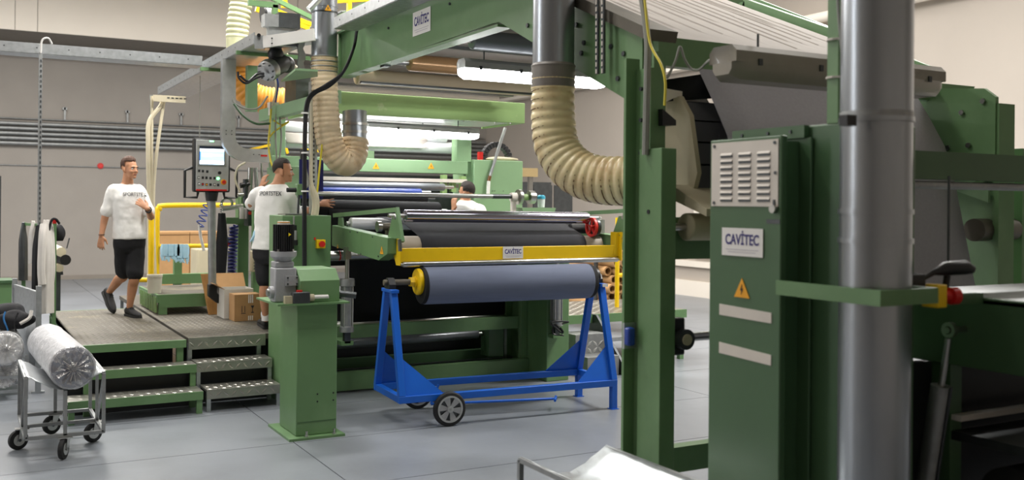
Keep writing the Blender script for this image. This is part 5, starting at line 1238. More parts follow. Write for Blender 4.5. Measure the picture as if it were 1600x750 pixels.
t = thing('baseball_hat', (.88, 11.55, 1.5), 'black baseball hat hung over the red capped post of the rack', 'hat')
blob('crown', M['cloth_black'], t, (.915, 11.66, 1.55), .06, .07, .10, 3, .1); TUBE(smooth_path([(.80, 11.54, 1.55), (.83, 11.54, 1.69), (.87, 11.54, 1.71), (.91, 11.56, 1.66)], 6), .014, 6).build('strap', M['cloth_black'], t)
# small rack of tube ends behind the coats
t = thing('tube_holder', (1.16, 13.8, 0), 'small black holder with rolled tubes sticking out behind the clothes rack', 'holder')
p = on_y(94, 405, 13.8)
B(p.x - .06, p.x + .02, 13.9, 14.0, 0, p.z - .1).build('post', M['dark_steel'], t); B(p.x - .08, p.x + .04, 13.8, 14.1, p.z - .2, p.z - .16).build('shelf', M['dark_steel'], t)
CYL((p.x + .0, 13.6, p.z + .10), (p.x - .12, 14.2, p.z + .16), .06).build('paper_tube', M['cream_cable'], t); CYL((p.x + .05, 13.6, p.z), (p.x - .05, 14.2, p.z), .065).build('paper_tube', M['black_plastic'], t); CYL((p.x - .02, 13.6, p.z - .10), (p.x - .05, 14.2, p.z - .10), .05).build('paper_tube', M['hood_cover'], t)
CYL((p.x + .07, 13.7, p.z + .14), (p.x + .10, 13.7, p.z + .27), .008).build('rod', M['dark_steel'], t)

# ------------------------------------------------------------------ boxes and clutter beside the man at the controls
def open_carton(x0, x1, y0, y1, z0, z1, label, m, flaps=True):
    t = thing('cardboard_box', ((x0 + x1) / 2, (y0 + y1) / 2, z0), label, 'box'); w = .008
    for a in ((x0, x1, y0, y0 + w), (x0, x1, y1 - w, y1), (x0, x0 + w, y0 + w, y1 - w), (x1 - w, x1, y0 + w, y1 - w)): B(*a, z0, z1).build('side', M[m], t)
    B(x0 + w, x1 - w, y0 + w, y1 - w, z0, z0 + .01).build('bottom', M[m], t)
    if flaps:
        MB().hexa([(x0, y1, z1), (x1, y1, z1), (x1, y1 + .01, z1), (x0, y1 + .01, z1), (x0, y1 + .12, z1 + .15), (x1, y1 + .12, z1 + .15), (x1, y1 + .13, z1 + .15), (x0, y1 + .13, z1 + .15)]).build('flap', M['cardboard'], t)
        MB().hexa([(x0, y0, z1), (x0 + .01, y0, z1), (x0 + .01, y1, z1), (x0, y1, z1), (x0 - .10, y0, z1 + .06), (x0 - .09, y0, z1 + .06), (x0 - .09, y1, z1 + .06), (x0 - .1, y1, z1 + .06)]).build('flap', M['cardboard'], t)
    return t
a, b = on_y(351, 455, 11.25), on_y(396, 490, 11.25)
open_carton(a.x, b.x, 11.25, 11.6, .604, .93, 'open cardboard box with white outside behind the brown box', 'cardboard_white')
a, b = on_y(367, 462, 10.95), on_y(408, 503, 10.95)
t = open_carton(a.x, b.x, 10.95, 11.2, .604, .895, 'closed brown cardboard box with black handling symbols on the platform', 'cardboard', False)
B(a.x + .008, b.x - .008, 10.958, 11.192, .88, .893).build('top_flaps', M['cardboard'], t)
wb = b.x - a.x
for k in range(3):
    for z0, z1 in ((.80, .89), (.61, .66)): B(a.x + wb * (.52 + .07 * k), a.x + wb * (.555 + .07 * k), 10.948, 10.95, z0, z1).build('white_stripe', M['white_plate'], t)
for k in range(2): B(a.x + wb * (.27 + .11 * k), a.x + wb * (.29 + .11 * k), 10.948, 10.95, .70, .77).build('arrow_mark', M['black_print'], t)
B(a.x + wb * .25, a.x + wb * .42, 10.948, 10.95, .685, .692).build('arrow_mark', M['black_print'], t)
xx = a.x + wb * .68
MB().prism([(xx - .02, 10.948, .77), (xx + .02, 10.948, .77), (xx, 10.948, .735)], (0, .002, 0)).build('glass_mark', M['black_print'], t); B(xx - .003, xx + .003, 10.948, 10.95, .70, .74).build('glass_mark', M['black_print'], t); B(xx - .015, xx + .015, 10.948, 10.95, .69, .70).build('glass_mark', M['black_print'], t)
p, q = on_y(326, 487, 11.75), on_y(352, 487, 11.75)
tag(MB().hexa([(p.x, 11.72, .604), (q.x + .02, 11.72, .604), (q.x + .02, 11.75, .604), (p.x, 11.75, .604), (p.x - .05, 11.93, 1.06), (q.x - .02, 11.93, 1.06), (q.x - .02, 11.96, 1.06), (p.x - .05, 11.96, 1.06)]).build('leaning_board', M['wood_board']), 'brown chipboard leaning upright between the control panel foot and the boxes', 'board')
OC = thing('operator_console', (2.98, 12.3, .6), 'green operator console full of small devices behind the boxes', 'console')
p = on_y(373, 300, 12.2); q = on_y(390, 300, 12.2)
B(p.x, q.x, 12.2, 12.35, .6, 2.0).build('column', GP, OC, bevel=.006)
a = on_y(354, 350, 12.15); b = on_y(392, 340, 12.15); B(a.x, b.x, 12.15, 12.3, a.z, b.z).build('shelf', GP, OC)
a = on_y(377, 322, 12.1); b = on_y(396, 301, 12.1); B(a.x, b.x, 12.1, 12.2, a.z, b.z).build('green_box', GP, OC)
a = on_y(388, 353, 11.9); b = on_y(404, 325, 11.9); B(a.x, b.x, 11.9, 12.1, a.z, b.z).build('relay_box', M['dark_steel'], OC)
p = on_y(391, 333, 11.89); CYL(p, p + Vector((0, -.012, 0)), .02).build('red_lamp', M['red_plastic'], OC)
for px in (379, 386): p = on_y(px, 342, 12.0); CYL(p, p + Vector((0, 0, .13)), .035).build('white_cup', M['white_plate'], OC)
p = on_y(352, 332, 12.1); q = on_y(352, 312, 12.1)
MB().ring(on_y(355, 318, 12.05), (0, 1, 0), .05, .075, -.015, .015).build('hand_wheel', M['steel'], OC); CYL(on_y(347, 326, 12.05), on_y(380, 322, 12.05), .03).build('steel_arm', M['steel'], OC)
CYL(on_y(354, 370, 12.1), on_y(354, 381, 12.1), .07).build('gauge', M['steel'], OC); CYL(on_y(358, 360, 12.1), on_y(372, 360, 12.1), .05).build('valve', M['steel'], OC)
CYL(on_y(358, 380, 12.1), on_y(368, 380, 12.1), .055).build('valve', M['aluminium'], OC); CYL(on_y(357, 385, 12.05), on_y(357, 379, 12.05), .03).build('red_knob', M['red_plastic'], OC)
B(on_y(356, 430, 12.1).x, on_y(366, 430, 12.1).x, 12.1, 12.2, on_y(360, 428, 12.1).z, on_y(360, 392, 12.1).z).build('device_box', M['aluminium'], OC)
def coil(name, a, b, r, turns, tr, m, parent, wob=0):
    a, b = Vector(a), Vector(b); u, v, d = frame(b - a); n = turns * 12
    return TUBE([a.lerp(b, k / n) + (u * math.cos(2 * PI * k / 12) + v * math.sin(2 * PI * k / 12)) * r for k in range(n + 1)], tr, 6).build(name, m, parent)
coil('coil_hose', on_y(366, 352, 12.0), on_y(362, 452, 12.0), .045, 18, .012, M['navy_panel'], OC)
t = coil('air_coil', on_y(325, 320, 12.6), on_y(312, 354, 12.6), .05, 4, .008, M['blue_plastic'], None); tag(t, 'blue spiral air hose hanging behind the control panel post', 'hose')
p = on_y(325, 320, 12.6); TUBE([p, (2.56, 12.6, 2.2), (2.56, 12.6, 3.46)], .006, 6).build('hanging_cord', M['grey_cable'], t)
TUBE(smooth_path([on_y(312, 352, 12.6), on_y(314, 370, 12.6), on_y(317, 382, 12.6), on_y(319, 392, 12.6)], 5), .018, 8).build('air_gun', M['white_plate'], t)
a, b = on_y(394, 425, 11.6), on_y(407, 392, 11.6)
vb = B(a.x, b.x, 11.6, 11.72, a.z, b.z).build('vent_box', M['hood_cover'], OC, bevel=.01)
for k in range(6): z = a.z + .03 + k * .035; B(a.x + .02, b.x - .02, 11.596, 11.6, z, z + .012).build('vent_slot', M['dark_steel'], vb)
B(b.x - .04, b.x + .06, 11.75, 11.85, .6, 1.9).build('post', GP, OC)
# hanging black cloth
pts = []
rings = []
for k in range(9):
    f = k / 8; y0 = 333 + (440 - 333) * f; cx = 347 + 1.5 * math.sin(f * 4) - 3 * f; w = (5.5 + 3.5 * min(1, f * 2.2))
    c = on_y(cx, y0, 11.9); ww = w / 1555 * 11.5
    rings.append([(c.x + math.cos(2 * PI * i / 20) * ww * (1 + .2 * math.sin(i * 1.9)), 11.9 + math.sin(2 * PI * i / 20) * .05, c.z) for i in range(20)])
tag(MB().loft(rings).build('hanging_cloth', M['cloth_black'], sharp=70), 'long black cloth hanging from a chain beside the control panel post', 'cloth')
tag(coil('chain', on_y(345, 318, 11.9), on_y(347, 334, 11.9), .012, 5, .006, M['steel'], None), 'short steel chain holding the hanging black cloth', 'chain')
# cables around the left upright of the laminating machine
CB = thing('cable_loom', (3.1, 10.6, 2.6), 'loose loom of yellow, grey and green cables on the left upright of the laminating machine', 'cables')
for pts, r, m in ((((424, 170), (422, 200), (420, 225), (423, 250), (427, 262)), .010, 'yellow_cable'), (((428, 188), (440, 195), (452, 190), (430, 205), (421, 215)), .009, 'yellow_cable'), (((432, 178), (431, 210), (433, 255)), .010, 'grey_cable'), (((437, 180), (440, 215), (436, 258)), .010, 'grey_cable'),
                  (((440, 180), (455, 174), (480, 172), (505, 172)), .014, 'cream_cable'), (((440, 186), (458, 178), (485, 177), (505, 176)), .012, 'cream_cable'), (((419, 150), (405, 168), (385, 170), (366, 160), (364, 152)), .010, 'grey_cable'), (((422, 193), (400, 193), (380, 180), (366, 162)), .013, 'green_paint_shaded'), (((430, 120), (432, 140), (426, 165)), .010, 'cream_cable'),
                  (((433, 120), (435, 135), (431, 160)), .009, 'blue_plastic'), (((442, 72), (450, 88), (458, 100), (464, 106)), .016, 'cream_cable')):
    TUBE(smooth_path([on_y(x, y, 10.35) for x, y in pts], 6), r, 7).build('cable', M[m], CB)
a, b = on_y(422, 180, 10.4), on_y(437, 160, 10.4); B(a.x, b.x, 10.4, 10.5, a.z, b.z).build('junction_box', M['pale_plate'], CB)
for (x0, y0, x1, y1) in ((365, 240, 425, 226), (445, 225, 480, 232), (480, 232, 506, 238), (446, 228, 450, 240)):
    BAR(on_y(x0, y0, 11.9), on_y(x1, y1, 11.9), .03, .03).build('yellow_bar', M['yellow_paint'], CB)
# rods and hoses by the operator's left hand
t = thing('hose_cluster', (2.9, 11.2, 2.0), 'cluster of silver hose fittings left of the man at the controls', 'fittings')
for k, (x0, y0, x1, y1, r, m) in enumerate(((392, 262, 390, 312, .03, 'steel'), (400, 262, 402, 300, .022, 'aluminium'), (384, 280, 384, 318, .028, 'dark_steel'), (376, 290, 392, 288, .03, 'black_plastic'), (408, 255, 410, 280, .014, 'steel'), (372, 305, 392, 303, .022, 'steel'))):
    CYL(on_y(x0, y0, 11.3), on_y(x1, y1, 11.3), r).build('fitting', M[m], t)
TUBE(smooth_path([on_y(376, 300, 11.3), on_y(368, 280, 11.3), on_y(372, 262, 11.3), on_y(384, 254, 11.3)], 6), .012, 7).build('hose', M['cream_cable'], t)
a, b = on_y(410, 252, 11.0), on_y(418, 244, 11.0)

# ------------------------------------------------------------------ things around the right end of the laminating machine
t = thing('cable_chain_arch', (5.98, 11.2, 2.46), 'black segmented cable chain arch on the green housing box', 'cable chain')
cc = Vector((5.98, 11.2, 2.47))
for k in range(13):
    a0 = PI * k / 13 + .02; a1 = PI * (k + 1) / 13 - .02; r0, r1 = .155, .215
    MB().prism([cc + Vector((math.cos(a) * r, 0, math.sin(a) * r * 1.05)) for r, a in ((r0, a0), (r1, a0), (r1 + .006, (a0 + a1) / 2), (r1, a1), (r0, a1))], (0, .09, 0)).build('chain_link', M['black_plastic'], t)
blob('cloth', M['hood_cover'], None, (5.98, 11.1, 2.475), .22, .06, .03, 6, .2); bpy.data.objects['cloth'].name = 'crumpled_cloth'
tag(bpy.data.objects['crumpled_cloth'], 'crumpled beige cloth under the black cable chain arch', 'cloth')
p = on_y(752, 240, 11.1); tag(B(p.x - .02, p.x + .03, 11.1, 11.16, 2.45, 2.56).build('red_knob', M['red_plastic']), 'small red switch on the housing box left of the cable chain arch', 'switch')
t = thing('air_lance', tuple(on_y(770, 270, 10.85)), 'thin grey lance hanging in front of the green housing box', 'lance')
CYL(on_y(790, 200, 10.88), on_y(766, 275, 10.86), .02).build('rod', M['galvanised_dull'], t); CYL(on_y(766, 275, 10.86), on_y(764, 283, 10.86), .022).build('joint', M['hose_wire'], t); CYL(on_y(764, 283, 10.86), on_y(763, 303, 10.86), .022).build('grip', M['white_plate'], t)
p = on_y(846, 330.5, 9.92)
t = thing('drink_bottle', (p.x, 9.92, 1.872), 'white shaker bottle with blue lid beside the end bearing of the long shaft', 'bottle')
MB().lathe((p.x, 9.92, 1.872), (0, 0, 1), [(.036, 0), (.04, .005), (.045, .10)], 24).build('body', M['bottle_white'], t); MB().lathe((p.x, 9.92, 1.972), (0, 0, 1), [(.048, 0), (.048, .03), (.03, .045), (.02, .045)], 24).build('lid', M['bottle_cap'], t)
a, b = on_y(822, 276, 12.5), on_y(841, 263, 12.5)
t = thing('wood_shelf', ((a.x + b.x) / 2, 12.6, 0), 'small wooden block shelf on a steel pole right of the green housing box', 'shelf')
B(a.x - .3, b.x, 12.5, 12.7, a.z, b.z).build('board', M['tan_wood'], t); B(b.x - .1, b.x - .04, 12.57, 12.63, 0, a.z).build('pole', M['steel'], t)
a, b = on_y(820, 330, 15), on_y(862, 285, 15)
t = thing('locker', ((a.x + b.x) / 2, 15.3, 0), 'dark grey locker behind the cream hose near the right wall', 'locker')
B(a.x - .3, b.x, 15, 15.5, 0, b.z).build('body', M['dark_steel'], t)
for k in range(3): x = a.x - .25 + k * .42; B(x, x + .38, 14.98, 15, .1, b.z - .05).build('door', M['dark_steel'], t)
# cardboard tube pile
rk = thing('tube_rack', (8.7, 13, 0), 'low dark rack under the pile of cardboard tubes', 'rack')
for y in (12.25, 13.7): B(8.2, 9.5, y, y + .06, .30, .36).build('bearer', M['dark_steel'], rk); B(8.24, 8.3, y, y + .06, 0, .30).build('leg', M['dark_steel'], rk); B(9.4, 9.46, y, y + .06, 0, .30).build('leg', M['dark_steel'], rk); B(8.2, 8.24, y, y + .06, .30, 1.35).build('upright', M['dark_steel'], rk)
tube0 = None; cnt = 0
nm = ['bottom', 'second', 'third', 'fourth', 'fifth', 'sixth', 'seventh']
for row in range(7):
    for c in range(4 if row % 2 == 0 else 3):
        x = 8.32 + c * .145 + (row % 2) * .0725; z = .36 + .072 + row * .1253; y0 = 12.05 + .07 * math.sin(row * 2.1 + c * 1.3)
        o = MB().ring((x, y0, z), (0, 1, 0), .048, .070, 0, 2.0, 18).build('cardboard_tube', M['cardboard'])
        tag(o, 'cardboard tube, %s from the left in the %s row of the pile' % (['first', 'second', 'third', 'fourth'][c], nm[row]), 'tube', 'piled cardboard tubes')
# upper left platform railing and steelwork
t = thing('platform_railing', (3.2, 12.3, 4.0), 'yellow railing and green steelwork above the machine at the top of the picture', 'railing')
for (x0, y0, x1, y1) in ((372, -6, 500, 44), (400, 14, 500, 50), (440, 8, 450, 8)): BAR(on_y(x0, y0, 12.4), on_y(x1, y1, 12.4), .045, .06).build('yellow_rail', M['yellow_paint'], t)
BAR(on_y(522, 1, 12.4), on_y(596, -3, 12.4), .05, .07).build('yellow_rail', M['yellow_paint'], t); BAR(on_y(546, 36, 12.4), on_y(546, 0, 12.4), .05, .07, (0, 1, 0)).build('yellow_post', M['yellow_paint'], t)
BAR(on_y(592, 12, 12.4), on_y(592, -4, 12.4), .06, .07, (0, 1, 0)).build('yellow_post', M['yellow_paint'], t)
BAR(on_y(445, 12, 12.4), on_y(446, -10, 12.4), .05, .06, (0, 1, 0)).build('yellow_post', M['yellow_paint'], t)
BAR(on_y(388, 4, 11.0), on_y(434, 9, 11.0), .06, .06).build('green_beam', GP, t); BAR(on_y(430, 8, 11.0), on_y(430, 46, 11.0), .06, .06, (0, 1, 0)).build('green_post', GP, t)
BAR(on_y(420, -6, 11.6), on_y(500, 34, 11.6), .05, .05).build('green_beam', GP, t)
BAR(on_y(528, 30, 13.0), on_y(582, 2, 13.0), .07, .09).build('green_beam', GP, t); BAR(on_y(588, 6, 12.8), on_y(588, -8, 12.8), .08, .1, (0, 1, 0)).build('green_post', GP, t)
BAR(on_y(528, 20, 13.2), on_y(600, 20, 13.2), .3, .02).build('deck_edge', M['galvanised_dull'], t)
CYL(on_y(414, 22, 11.5), on_y(426, 22, 11.5), .10).build('fan_motor', M['galvanised'], t); CYL(on_y(410, 22, 11.5), on_y(414, 22, 11.5), .12).build('fan_ring', M['black_plastic'], t)
# roof truss piece far right top
t = thing('steel_bracket', (5.4, 7.0, 3.9), 'dark green steel frame piece at the top above the sloping web', 'frame')
BAR(on_y(1010, -4, 7.2), on_y(1170, 8, 7.2), .1, .12).build('beam', GP, t); BAR(on_y(1150, 4, 7.2), on_y(1150, -30, 7.2), .06, .06, (0, 1, 0)).build('post', M['dark_steel'], t)
# ------------------------------------------------------------------ people
from mathutils.bvhtree import BVHTree
RX, FW, UP = Vector((_c, -_s, 0)), Vector((_s, _c, 0)), Vector((0, 0, 1))
def at_depth(px, py, t): return Vector((0, 0, CAM_H)) + _ray(px, py) * t
def limb(mb, pts, rs, k=6, n=14):
    p = smooth_path(pts, k); m = len(p) - 1; L = len(pts) - 1; rr = []
    for i in range(m + 1):
        s = i / m * L; j = min(int(s), L - 1); f = s - j; f = f * f * (3 - 2 * f); rr.append(rs[j] * (1 - f) + rs[j + 1] * f)
    mb.tube(p, rr, n); mb.sphere(p[0], rr[0] * .99, 12, 8); mb.sphere(p[-1], rr[-1] * .99, 12, 8)
def ellipsoid(mb, c, ax, r, n=18, m=12):
    b = MB().sphere((0, 0, 0), 1, n, m); X, Y, Z = ax
    mb.add([Vector(c) + X * p.x * r[0] + Y * p.y * r[1] + Z * p.z * r[2] for p in b.v], b.f)
def remesh(o, vox, smooth=4, mode=True):
    m = o.modifiers.new('remesh', 'REMESH'); m.mode = 'VOXEL'; m.voxel_size = vox; m.use_smooth_shade = True
    s = o.modifiers.new('smooth', 'SMOOTH'); s.factor = .5; s.iterations = smooth
    return o
def cloth_folds(o, k, size):
    tx = bpy.data.textures.new('folds', 'CLOUDS'); tx.noise_scale = size; tx.noise_depth = 2
    m = o.modifiers.new('folds', 'DISPLACE'); m.texture = tx; m.strength = k; m.mid_level = .45; m.texture_coords = 'LOCAL'
def basis(front, up=UP):
    f = Vector(front).normalized(); s = f.cross(up).normalized(); u = s.cross(f).normalized(); return s, f, u   # side (his right), front, up
def hand(mb, wrist, d, palm_n, thumb_side, curl=.35, size=1.0, spread=.14):
    # d: wrist -> fingers, palm_n: out of the palm, thumb_side: towards the thumb
    d = Vector(d).normalized(); n = Vector(palm_n); n = (n - d * n.dot(d)).normalized(); s = d.cross(n).normalized()
    if s.dot(Vector(thumb_side)) < 0: s = -s
    k = size; w = Vector(wrist)
    secs = []
    for f, hw, th in ((-.01, .026, .021), (.02, .032, .018), (.06, .040, .016), (.092, .041, .013)):
        c = w + d * f * k; secs.append([c + s * math.cos(2 * PI * i / 14) * hw * k + n * math.sin(2 * PI * i / 14) * th * k for i in range(14)])
    mb.loft(secs)
    for q, (off, ln) in enumerate(((.031, .072), (.0105, .080), (-.0105, .075), (-.031, .058))):
        p = w + d * .088 * k + s * off * k; dirn = (d + s * off * spread * 30).normalized(); pts = [p - d * .015 * k]; a = 0; c = curl * (1 + .12 * q)
        for j, fr in enumerate((.45, .32, .23)):
            pts.append(pts[-1] + (dirn * math.cos(a) + n * math.sin(a)) * (ln * fr + (.015 if j == 0 else 0)) * k); a += c
        limb(mb, pts, [.0098 * k, .0092 * k, .0085 * k, .007 * k], 4, 10)
    p = w + d * .022 * k + s * .022 * k; t1 = (d * .6 + s * .75 + n * .25).normalized(); t2 = (d * .9 + s * .3 + n * .3).normalized()
    limb(mb, [p, p + t1 * .036 * k, p + t1 * .036 * k + t2 * .030 * k, p + t1 * .036 * k + t2 * .056 * k], [.014 * k, .0125 * k, .0105 * k, .008 * k], 4, 10)
def head(mb, root, c, front, up, hair, skin_parts=True, lean=0, hair_mat='hair_dark'):
    """c = centre of the skull at ear height; adds the head to mb and eyes, brows, hair as children of root"""
    s, f, u = basis(front, Vector(up))
    P = lambda x, y, z: c + s * x + f * y + u * z
    ellipsoid(mb, P(0, -.012, .035), (s, f, u), (.074, .094, .088)); ellipsoid(mb, P(0, .02, -.01), (s, f, u), (.066, .072, .085))
    ellipsoid(mb, P(0, .035, -.055), (s, f, u), (.052, .055, .058)); ellipsoid(mb, P(0, .072, -.092), (s, f, u), (.024, .020, .018))
    ellipsoid(mb, P(0, .078, .022), (s, f, u), (.050, .016, .012))                                  # brow
    for x in (-.036, .036): ellipsoid(mb, P(x, .062, -.03), (s, f, u), (.024, .024, .024))          # cheeks
    mb.loft([[P(x * .5, .085, z) for x, z in ((-.012, .018), (.012, .018), (.012, .005), (-.012, .005))], [P(x, .095, z) for x, z in ((-.010, -.0), (.010, -.0), (.012, -.02), (-.012, -.02))], [P(x, .106, z) for x, z in ((-.010, -.022), (.010, -.022), (.012, -.035), (-.012, -.035))]])
    ellipsoid(mb, P(0, .100, -.030), (s, f, u), (.013, .016, .011))
    for x in (-.012, .012): ellipsoid(mb, P(x, .088, -.034), (s, f, u), (.009, .012, .008))
    ellipsoid(mb, P(0, .083, -.060), (s, f, u), (.022, .010, .006)); ellipsoid(mb, P(0, .081, -.071), (s, f, u), (.020, .010, .007))
    for x in (-1, 1):
        ellipsoid(mb, P(x * .074, -.012, -.008), ((s * .9 - f * .4 * x).normalized(), (f * .9 + s * .4 * x).normalized(), u), (.010, .020, .034)); ellipsoid(mb, P(x * .071, -.004, -.036), (s, f, u), (.009, .010, .012))
    for x in (-1, 1):
        e = MB().sphere(P(x * .031, .074, .0), .0125, 14, 10).build('eye', M['eye_white'], root); i = P(x * .031, .0845, .0)
        MB().sphere(i, (.0056,) * 3, 10, 8).build('iris', M['iris'], e)
        TUBE([P(x * .014, .092, .018), P(x * .031, .092, .023), P(x * .05, .080, .018)], .0045, 6).build('eyebrow', M[hair_mat], root)
    ml = MB(); ellipsoid(ml, P(0, .0865, -.060), (s, f, u), (.021, .008, .0045)); ellipsoid(ml, P(0, .0845, -.070), (s, f, u), (.018, .008, .0055)); ml.build('lips', M['lip'], root)
    # hair: a cap over the skull, longer on top
    b = MB().sphere((0, 0, 0), 1, 40, 28); keep = []; vs = []
    rn = random.Random(11)
    for p in b.v:
        top = max(0, p.z); hl0 = (.42 + .1 * p.y) if p.y > .2 else (-.12 if abs(p.x) > .8 and p.y > -.35 else .28 + .25 * max(0, p.y) - (1.0 * max(0, -p.y)))
        q = .003 + min(1, max(0, (p.z - hl0) * 3)) * hair * top ** 1.0 * (1 + .25 * math.sin(p.x * 19) * math.cos(p.y * 17)) + rn.uniform(-.001, .0015)
        vs.append(P(p.x * (.075 + q * .9), -.012 + p.y * (.095 + q), .035 + p.z * (.089 + q)))
        hl = .28 + .25 * max(0, p.y) - (1.0 * max(0, -p.y))                    # hairline: high in front, low at the nape
        if p.y > .2: hl = .42 + .1 * p.y
        elif abs(p.x) > .8 and p.y > -.35: hl = -.12
        keep.append(p.z > hl + rn.uniform(-.05, .05))
    fs = [fc for fc in b.f if all(keep[i] for i in fc)]
    mh = MB(); mh.add(vs, fs); o = mh.build('hair', M[hair_mat], root, sharp=80)
    sd = o.modifiers.new('thickness', 'SOLIDIFY'); sd.thickness = .004; sd.offset = -1
def torso_rings(sp, side, front, n=32):
    rings = []
    for (p, w, d, tw) in sp:
        s = (Vector(side) * math.cos(tw) + Vector(front) * math.sin(tw)); f = (Vector(front) * math.cos(tw) - Vector(side) * math.sin(tw)); r = []
        for i in range(n):
            a = 2 * PI * i / n; c, q = math.cos(a), math.sin(a); e = .82
            r.append(Vector(p) + s * math.copysign(abs(c) ** e, c) * w + f * math.copysign(abs(q) ** e, q) * d)
        rings.append(r)
    return rings
def surface_text(txt, size, c, right, up, n_out, bvh_mb, m, parent, fit):
    o = text(txt, size, c, right, up, m, parent, name='lettering', fit=fit, bold=0, depth=.002)
    bv = BVHTree.FromPolygons([tuple(v) for v in bvh_mb.v], bvh_mb.f); rl = root_loc(parent); n = Vector(n_out).normalized()
    for v in o.data.vertices:
        w = v.co + rl; hit = bv.ray_cast(w + n * .4, -n)
        if hit[0] is not None: v.co = hit[0] + n * (.010 + n.dot(w - Vector(c))) - rl
    return o
def shoe(root, heel, toe, ground_n=UP):
    heel, toe = Vector(heel), Vector(toe); d = (toe - heel).normalized(); n = Vector(ground_n); n = (n - d * n.dot(d)).normalized(); s = d.cross(n).normalized()
    L = (toe - heel).length; secs = []; sole = []
    for f, w, h in ((-.03, .022, .05), (.0, .034, .085), (.12, .038, .098), (.28, .038, .098), (.45, .042, .078), (.65, .049, .058), (.85, .045, .046), (.97, .030, .036), (1.03, .012, .022)):
        c = heel + d * L * f
        secs.append([c + s * math.cos(2 * PI * i / 18) * w + n * (.012 + max(0, h * (.5 + .5 * math.sin(2 * PI * i / 18)))) for i in range(18)])
        sole.append([c + s * w * 1.08 + n * .0, c + s * w * 1.08 + n * .026, c - s * w * 1.08 + n * .026, c - s * w * 1.08])
    o = remesh(MB().loft(secs).build('shoe', M['shoe_black'], root), .009, 3)
    MB().loft(sole).build('sole', M['sole'], o)
    for k in range(4):
        c = heel + d * L * (.40 + .07 * k) + n * (.098 - .011 * k); TUBE([c - s * .026 - n * .006, c + n * .006, c + s * .026 - n * .006], .004, 5).build('lace', M['sole'], o)
def person(t0, base, J, face, chest, label, hair_mat, hair, shirt_txt=None, lying=None, head_up=UP, arm_hands=None, socks=False, nlean=None):
    """J: joints as (px, py, away) at distance t0 + away from the camera"""
    root = thing('person', base, label, 'person')
    G = lambda k: (at_depth(J[k][0], J[k][1], t0 + J[k][2]) if not isinstance(J[k], Vector) else J[k])
    side, front, _ = basis(chest)
    body = MB()
    nb, hc = G('neck'), G('head')
    fdir = RX * face[0] + FW * face[1]
    limb(body, [nb - UP * .05, nb.lerp(hc, .45), hc - UP * .02 - Vector(fdir).normalized() * .015], [.068, .056, .054])
    head(body, root, hc, fdir, head_up, hair, hair_mat=hair_mat)
    pel, che = G('pelvis'), G('chest')
    sp = lambda gw, gd: [(pel - UP * .08, .155 + gw, .105 + gd, 0), (pel + (che - pel) * .12, .158 + gw, .108 + gd, 0), (pel.lerp(che, .45), .146 + gw, .104 + gd, 0), (pel.lerp(che, .8), .160 + gw, .112 + gd, 0), (che, .165 + gw, .110 + gd, 0), (che.lerp(nb, .55), .150 + gw, .088 + gd, 0), (che.lerp(nb, .85), .095 + gw * .5, .070 + gd * .4, 0), (nb, .058, .056, 0)]
    body.loft(torso_rings(sp(0, 0), side, front))
    for q in ('l', 'r'):
        limb(body, [G('sh_' + q), G('el_' + q), G('wr_' + q)], [.052, .041, .029], 8)
        limb(body, [G('hip_' + q), G('kn_' + q), (G('kn_' + q).lerp(G('an_' + q), .35) + (-(front)) * .02), G('an_' + q)], [.088, .058, .056, .036], 8)
        hd, pn, ts, curl, *sprd = arm_hands[q]
        tov = lambda v: RX * v[0] + UP * v[1] + FW * v[2]
        hand(body, G('wr_' + q), tov(hd), tov(pn), tov(ts), curl, 1.0, sprd[0] if sprd else .14)
    b = remesh(body.build('body', M['skin'], root), .0065, 5)
    # T-shirt
    sh = MB(); tr = sp(.022, .026); tr[0] = (pel + (che - pel) * .02 - UP * .02, .182, .138, 0); tr = tr[:-1] + [(che.lerp(nb, .93), .082, .076, 0)]
    trm = MB().loft(torso_rings(tr, side, front)); sh.loft(torso_rings(tr, side, front))
    for q in ('l', 'r'):
        a, e = G('sh_' + q), G('el_' + q); limb(sh, [a.lerp(nb, .25), a, a.lerp(e, .5), a.lerp(e, .80)], [.058, .068, .067, .071], 6)
    for k in range(0):   # soft folds at the waist and the sides
        f = .05 + .09 * k; c = pel.lerp(che, f); a = 1.1 * math.sin(k * 2.4)
        for sg in (-1, 1):
            p0 = c + side * sg * .16 + front * .07 * math.cos(a); p1 = c + side * sg * .05 + (front if k % 2 else -front) * .135 + UP * .05 * math.sin(k * 1.7); limb(sh, [p0, p0.lerp(p1, .5) + (p0 - pel).normalized() * .012, p1], [.010, .016, .008], 4, 8)
    s_ = remesh(sh.build('t_shirt', M['shirt_white'], root), .010, 6)
    cloth_folds(s_, .016, .11)
    if shirt_txt:
        txt, c, rt, out, wdt, sz = shirt_txt
        surface_text(txt, sz, c, rt, UP, out, trm, M['black_print'], s_, wdt)
    # shorts
    so = MB(); so.loft(torso_rings([(pel + UP * .06, .166, .118, 0), (pel - UP * .02, .174, .124, 0), (pel - UP * .10, .172, .122, 0), (pel - UP * .16, .12, .10, 0)], side, front))
    for q in ('l', 'r'):
        h, k = G('hip_' + q), G('kn_' + q); limb(so, [h, h.lerp(k, .45), h.lerp(k, .92)], [.106, .100, .094], 6)
    cloth_folds(remesh(so.build('shorts', M['shorts_black'], root), .010, 5), .014, .10)
    for q in ('l', 'r'):
        shoe(root, G('heel_' + q), G('toe_' + q), (G('an_' + q) - (G('heel_' + q) * .8 + G('toe_' + q) * .2)))
        if socks: CYL(G('an_' + q) - UP * .02, G('an_' + q) + UP * .05, .044).build('sock', M['white_plate'], root)
    return root
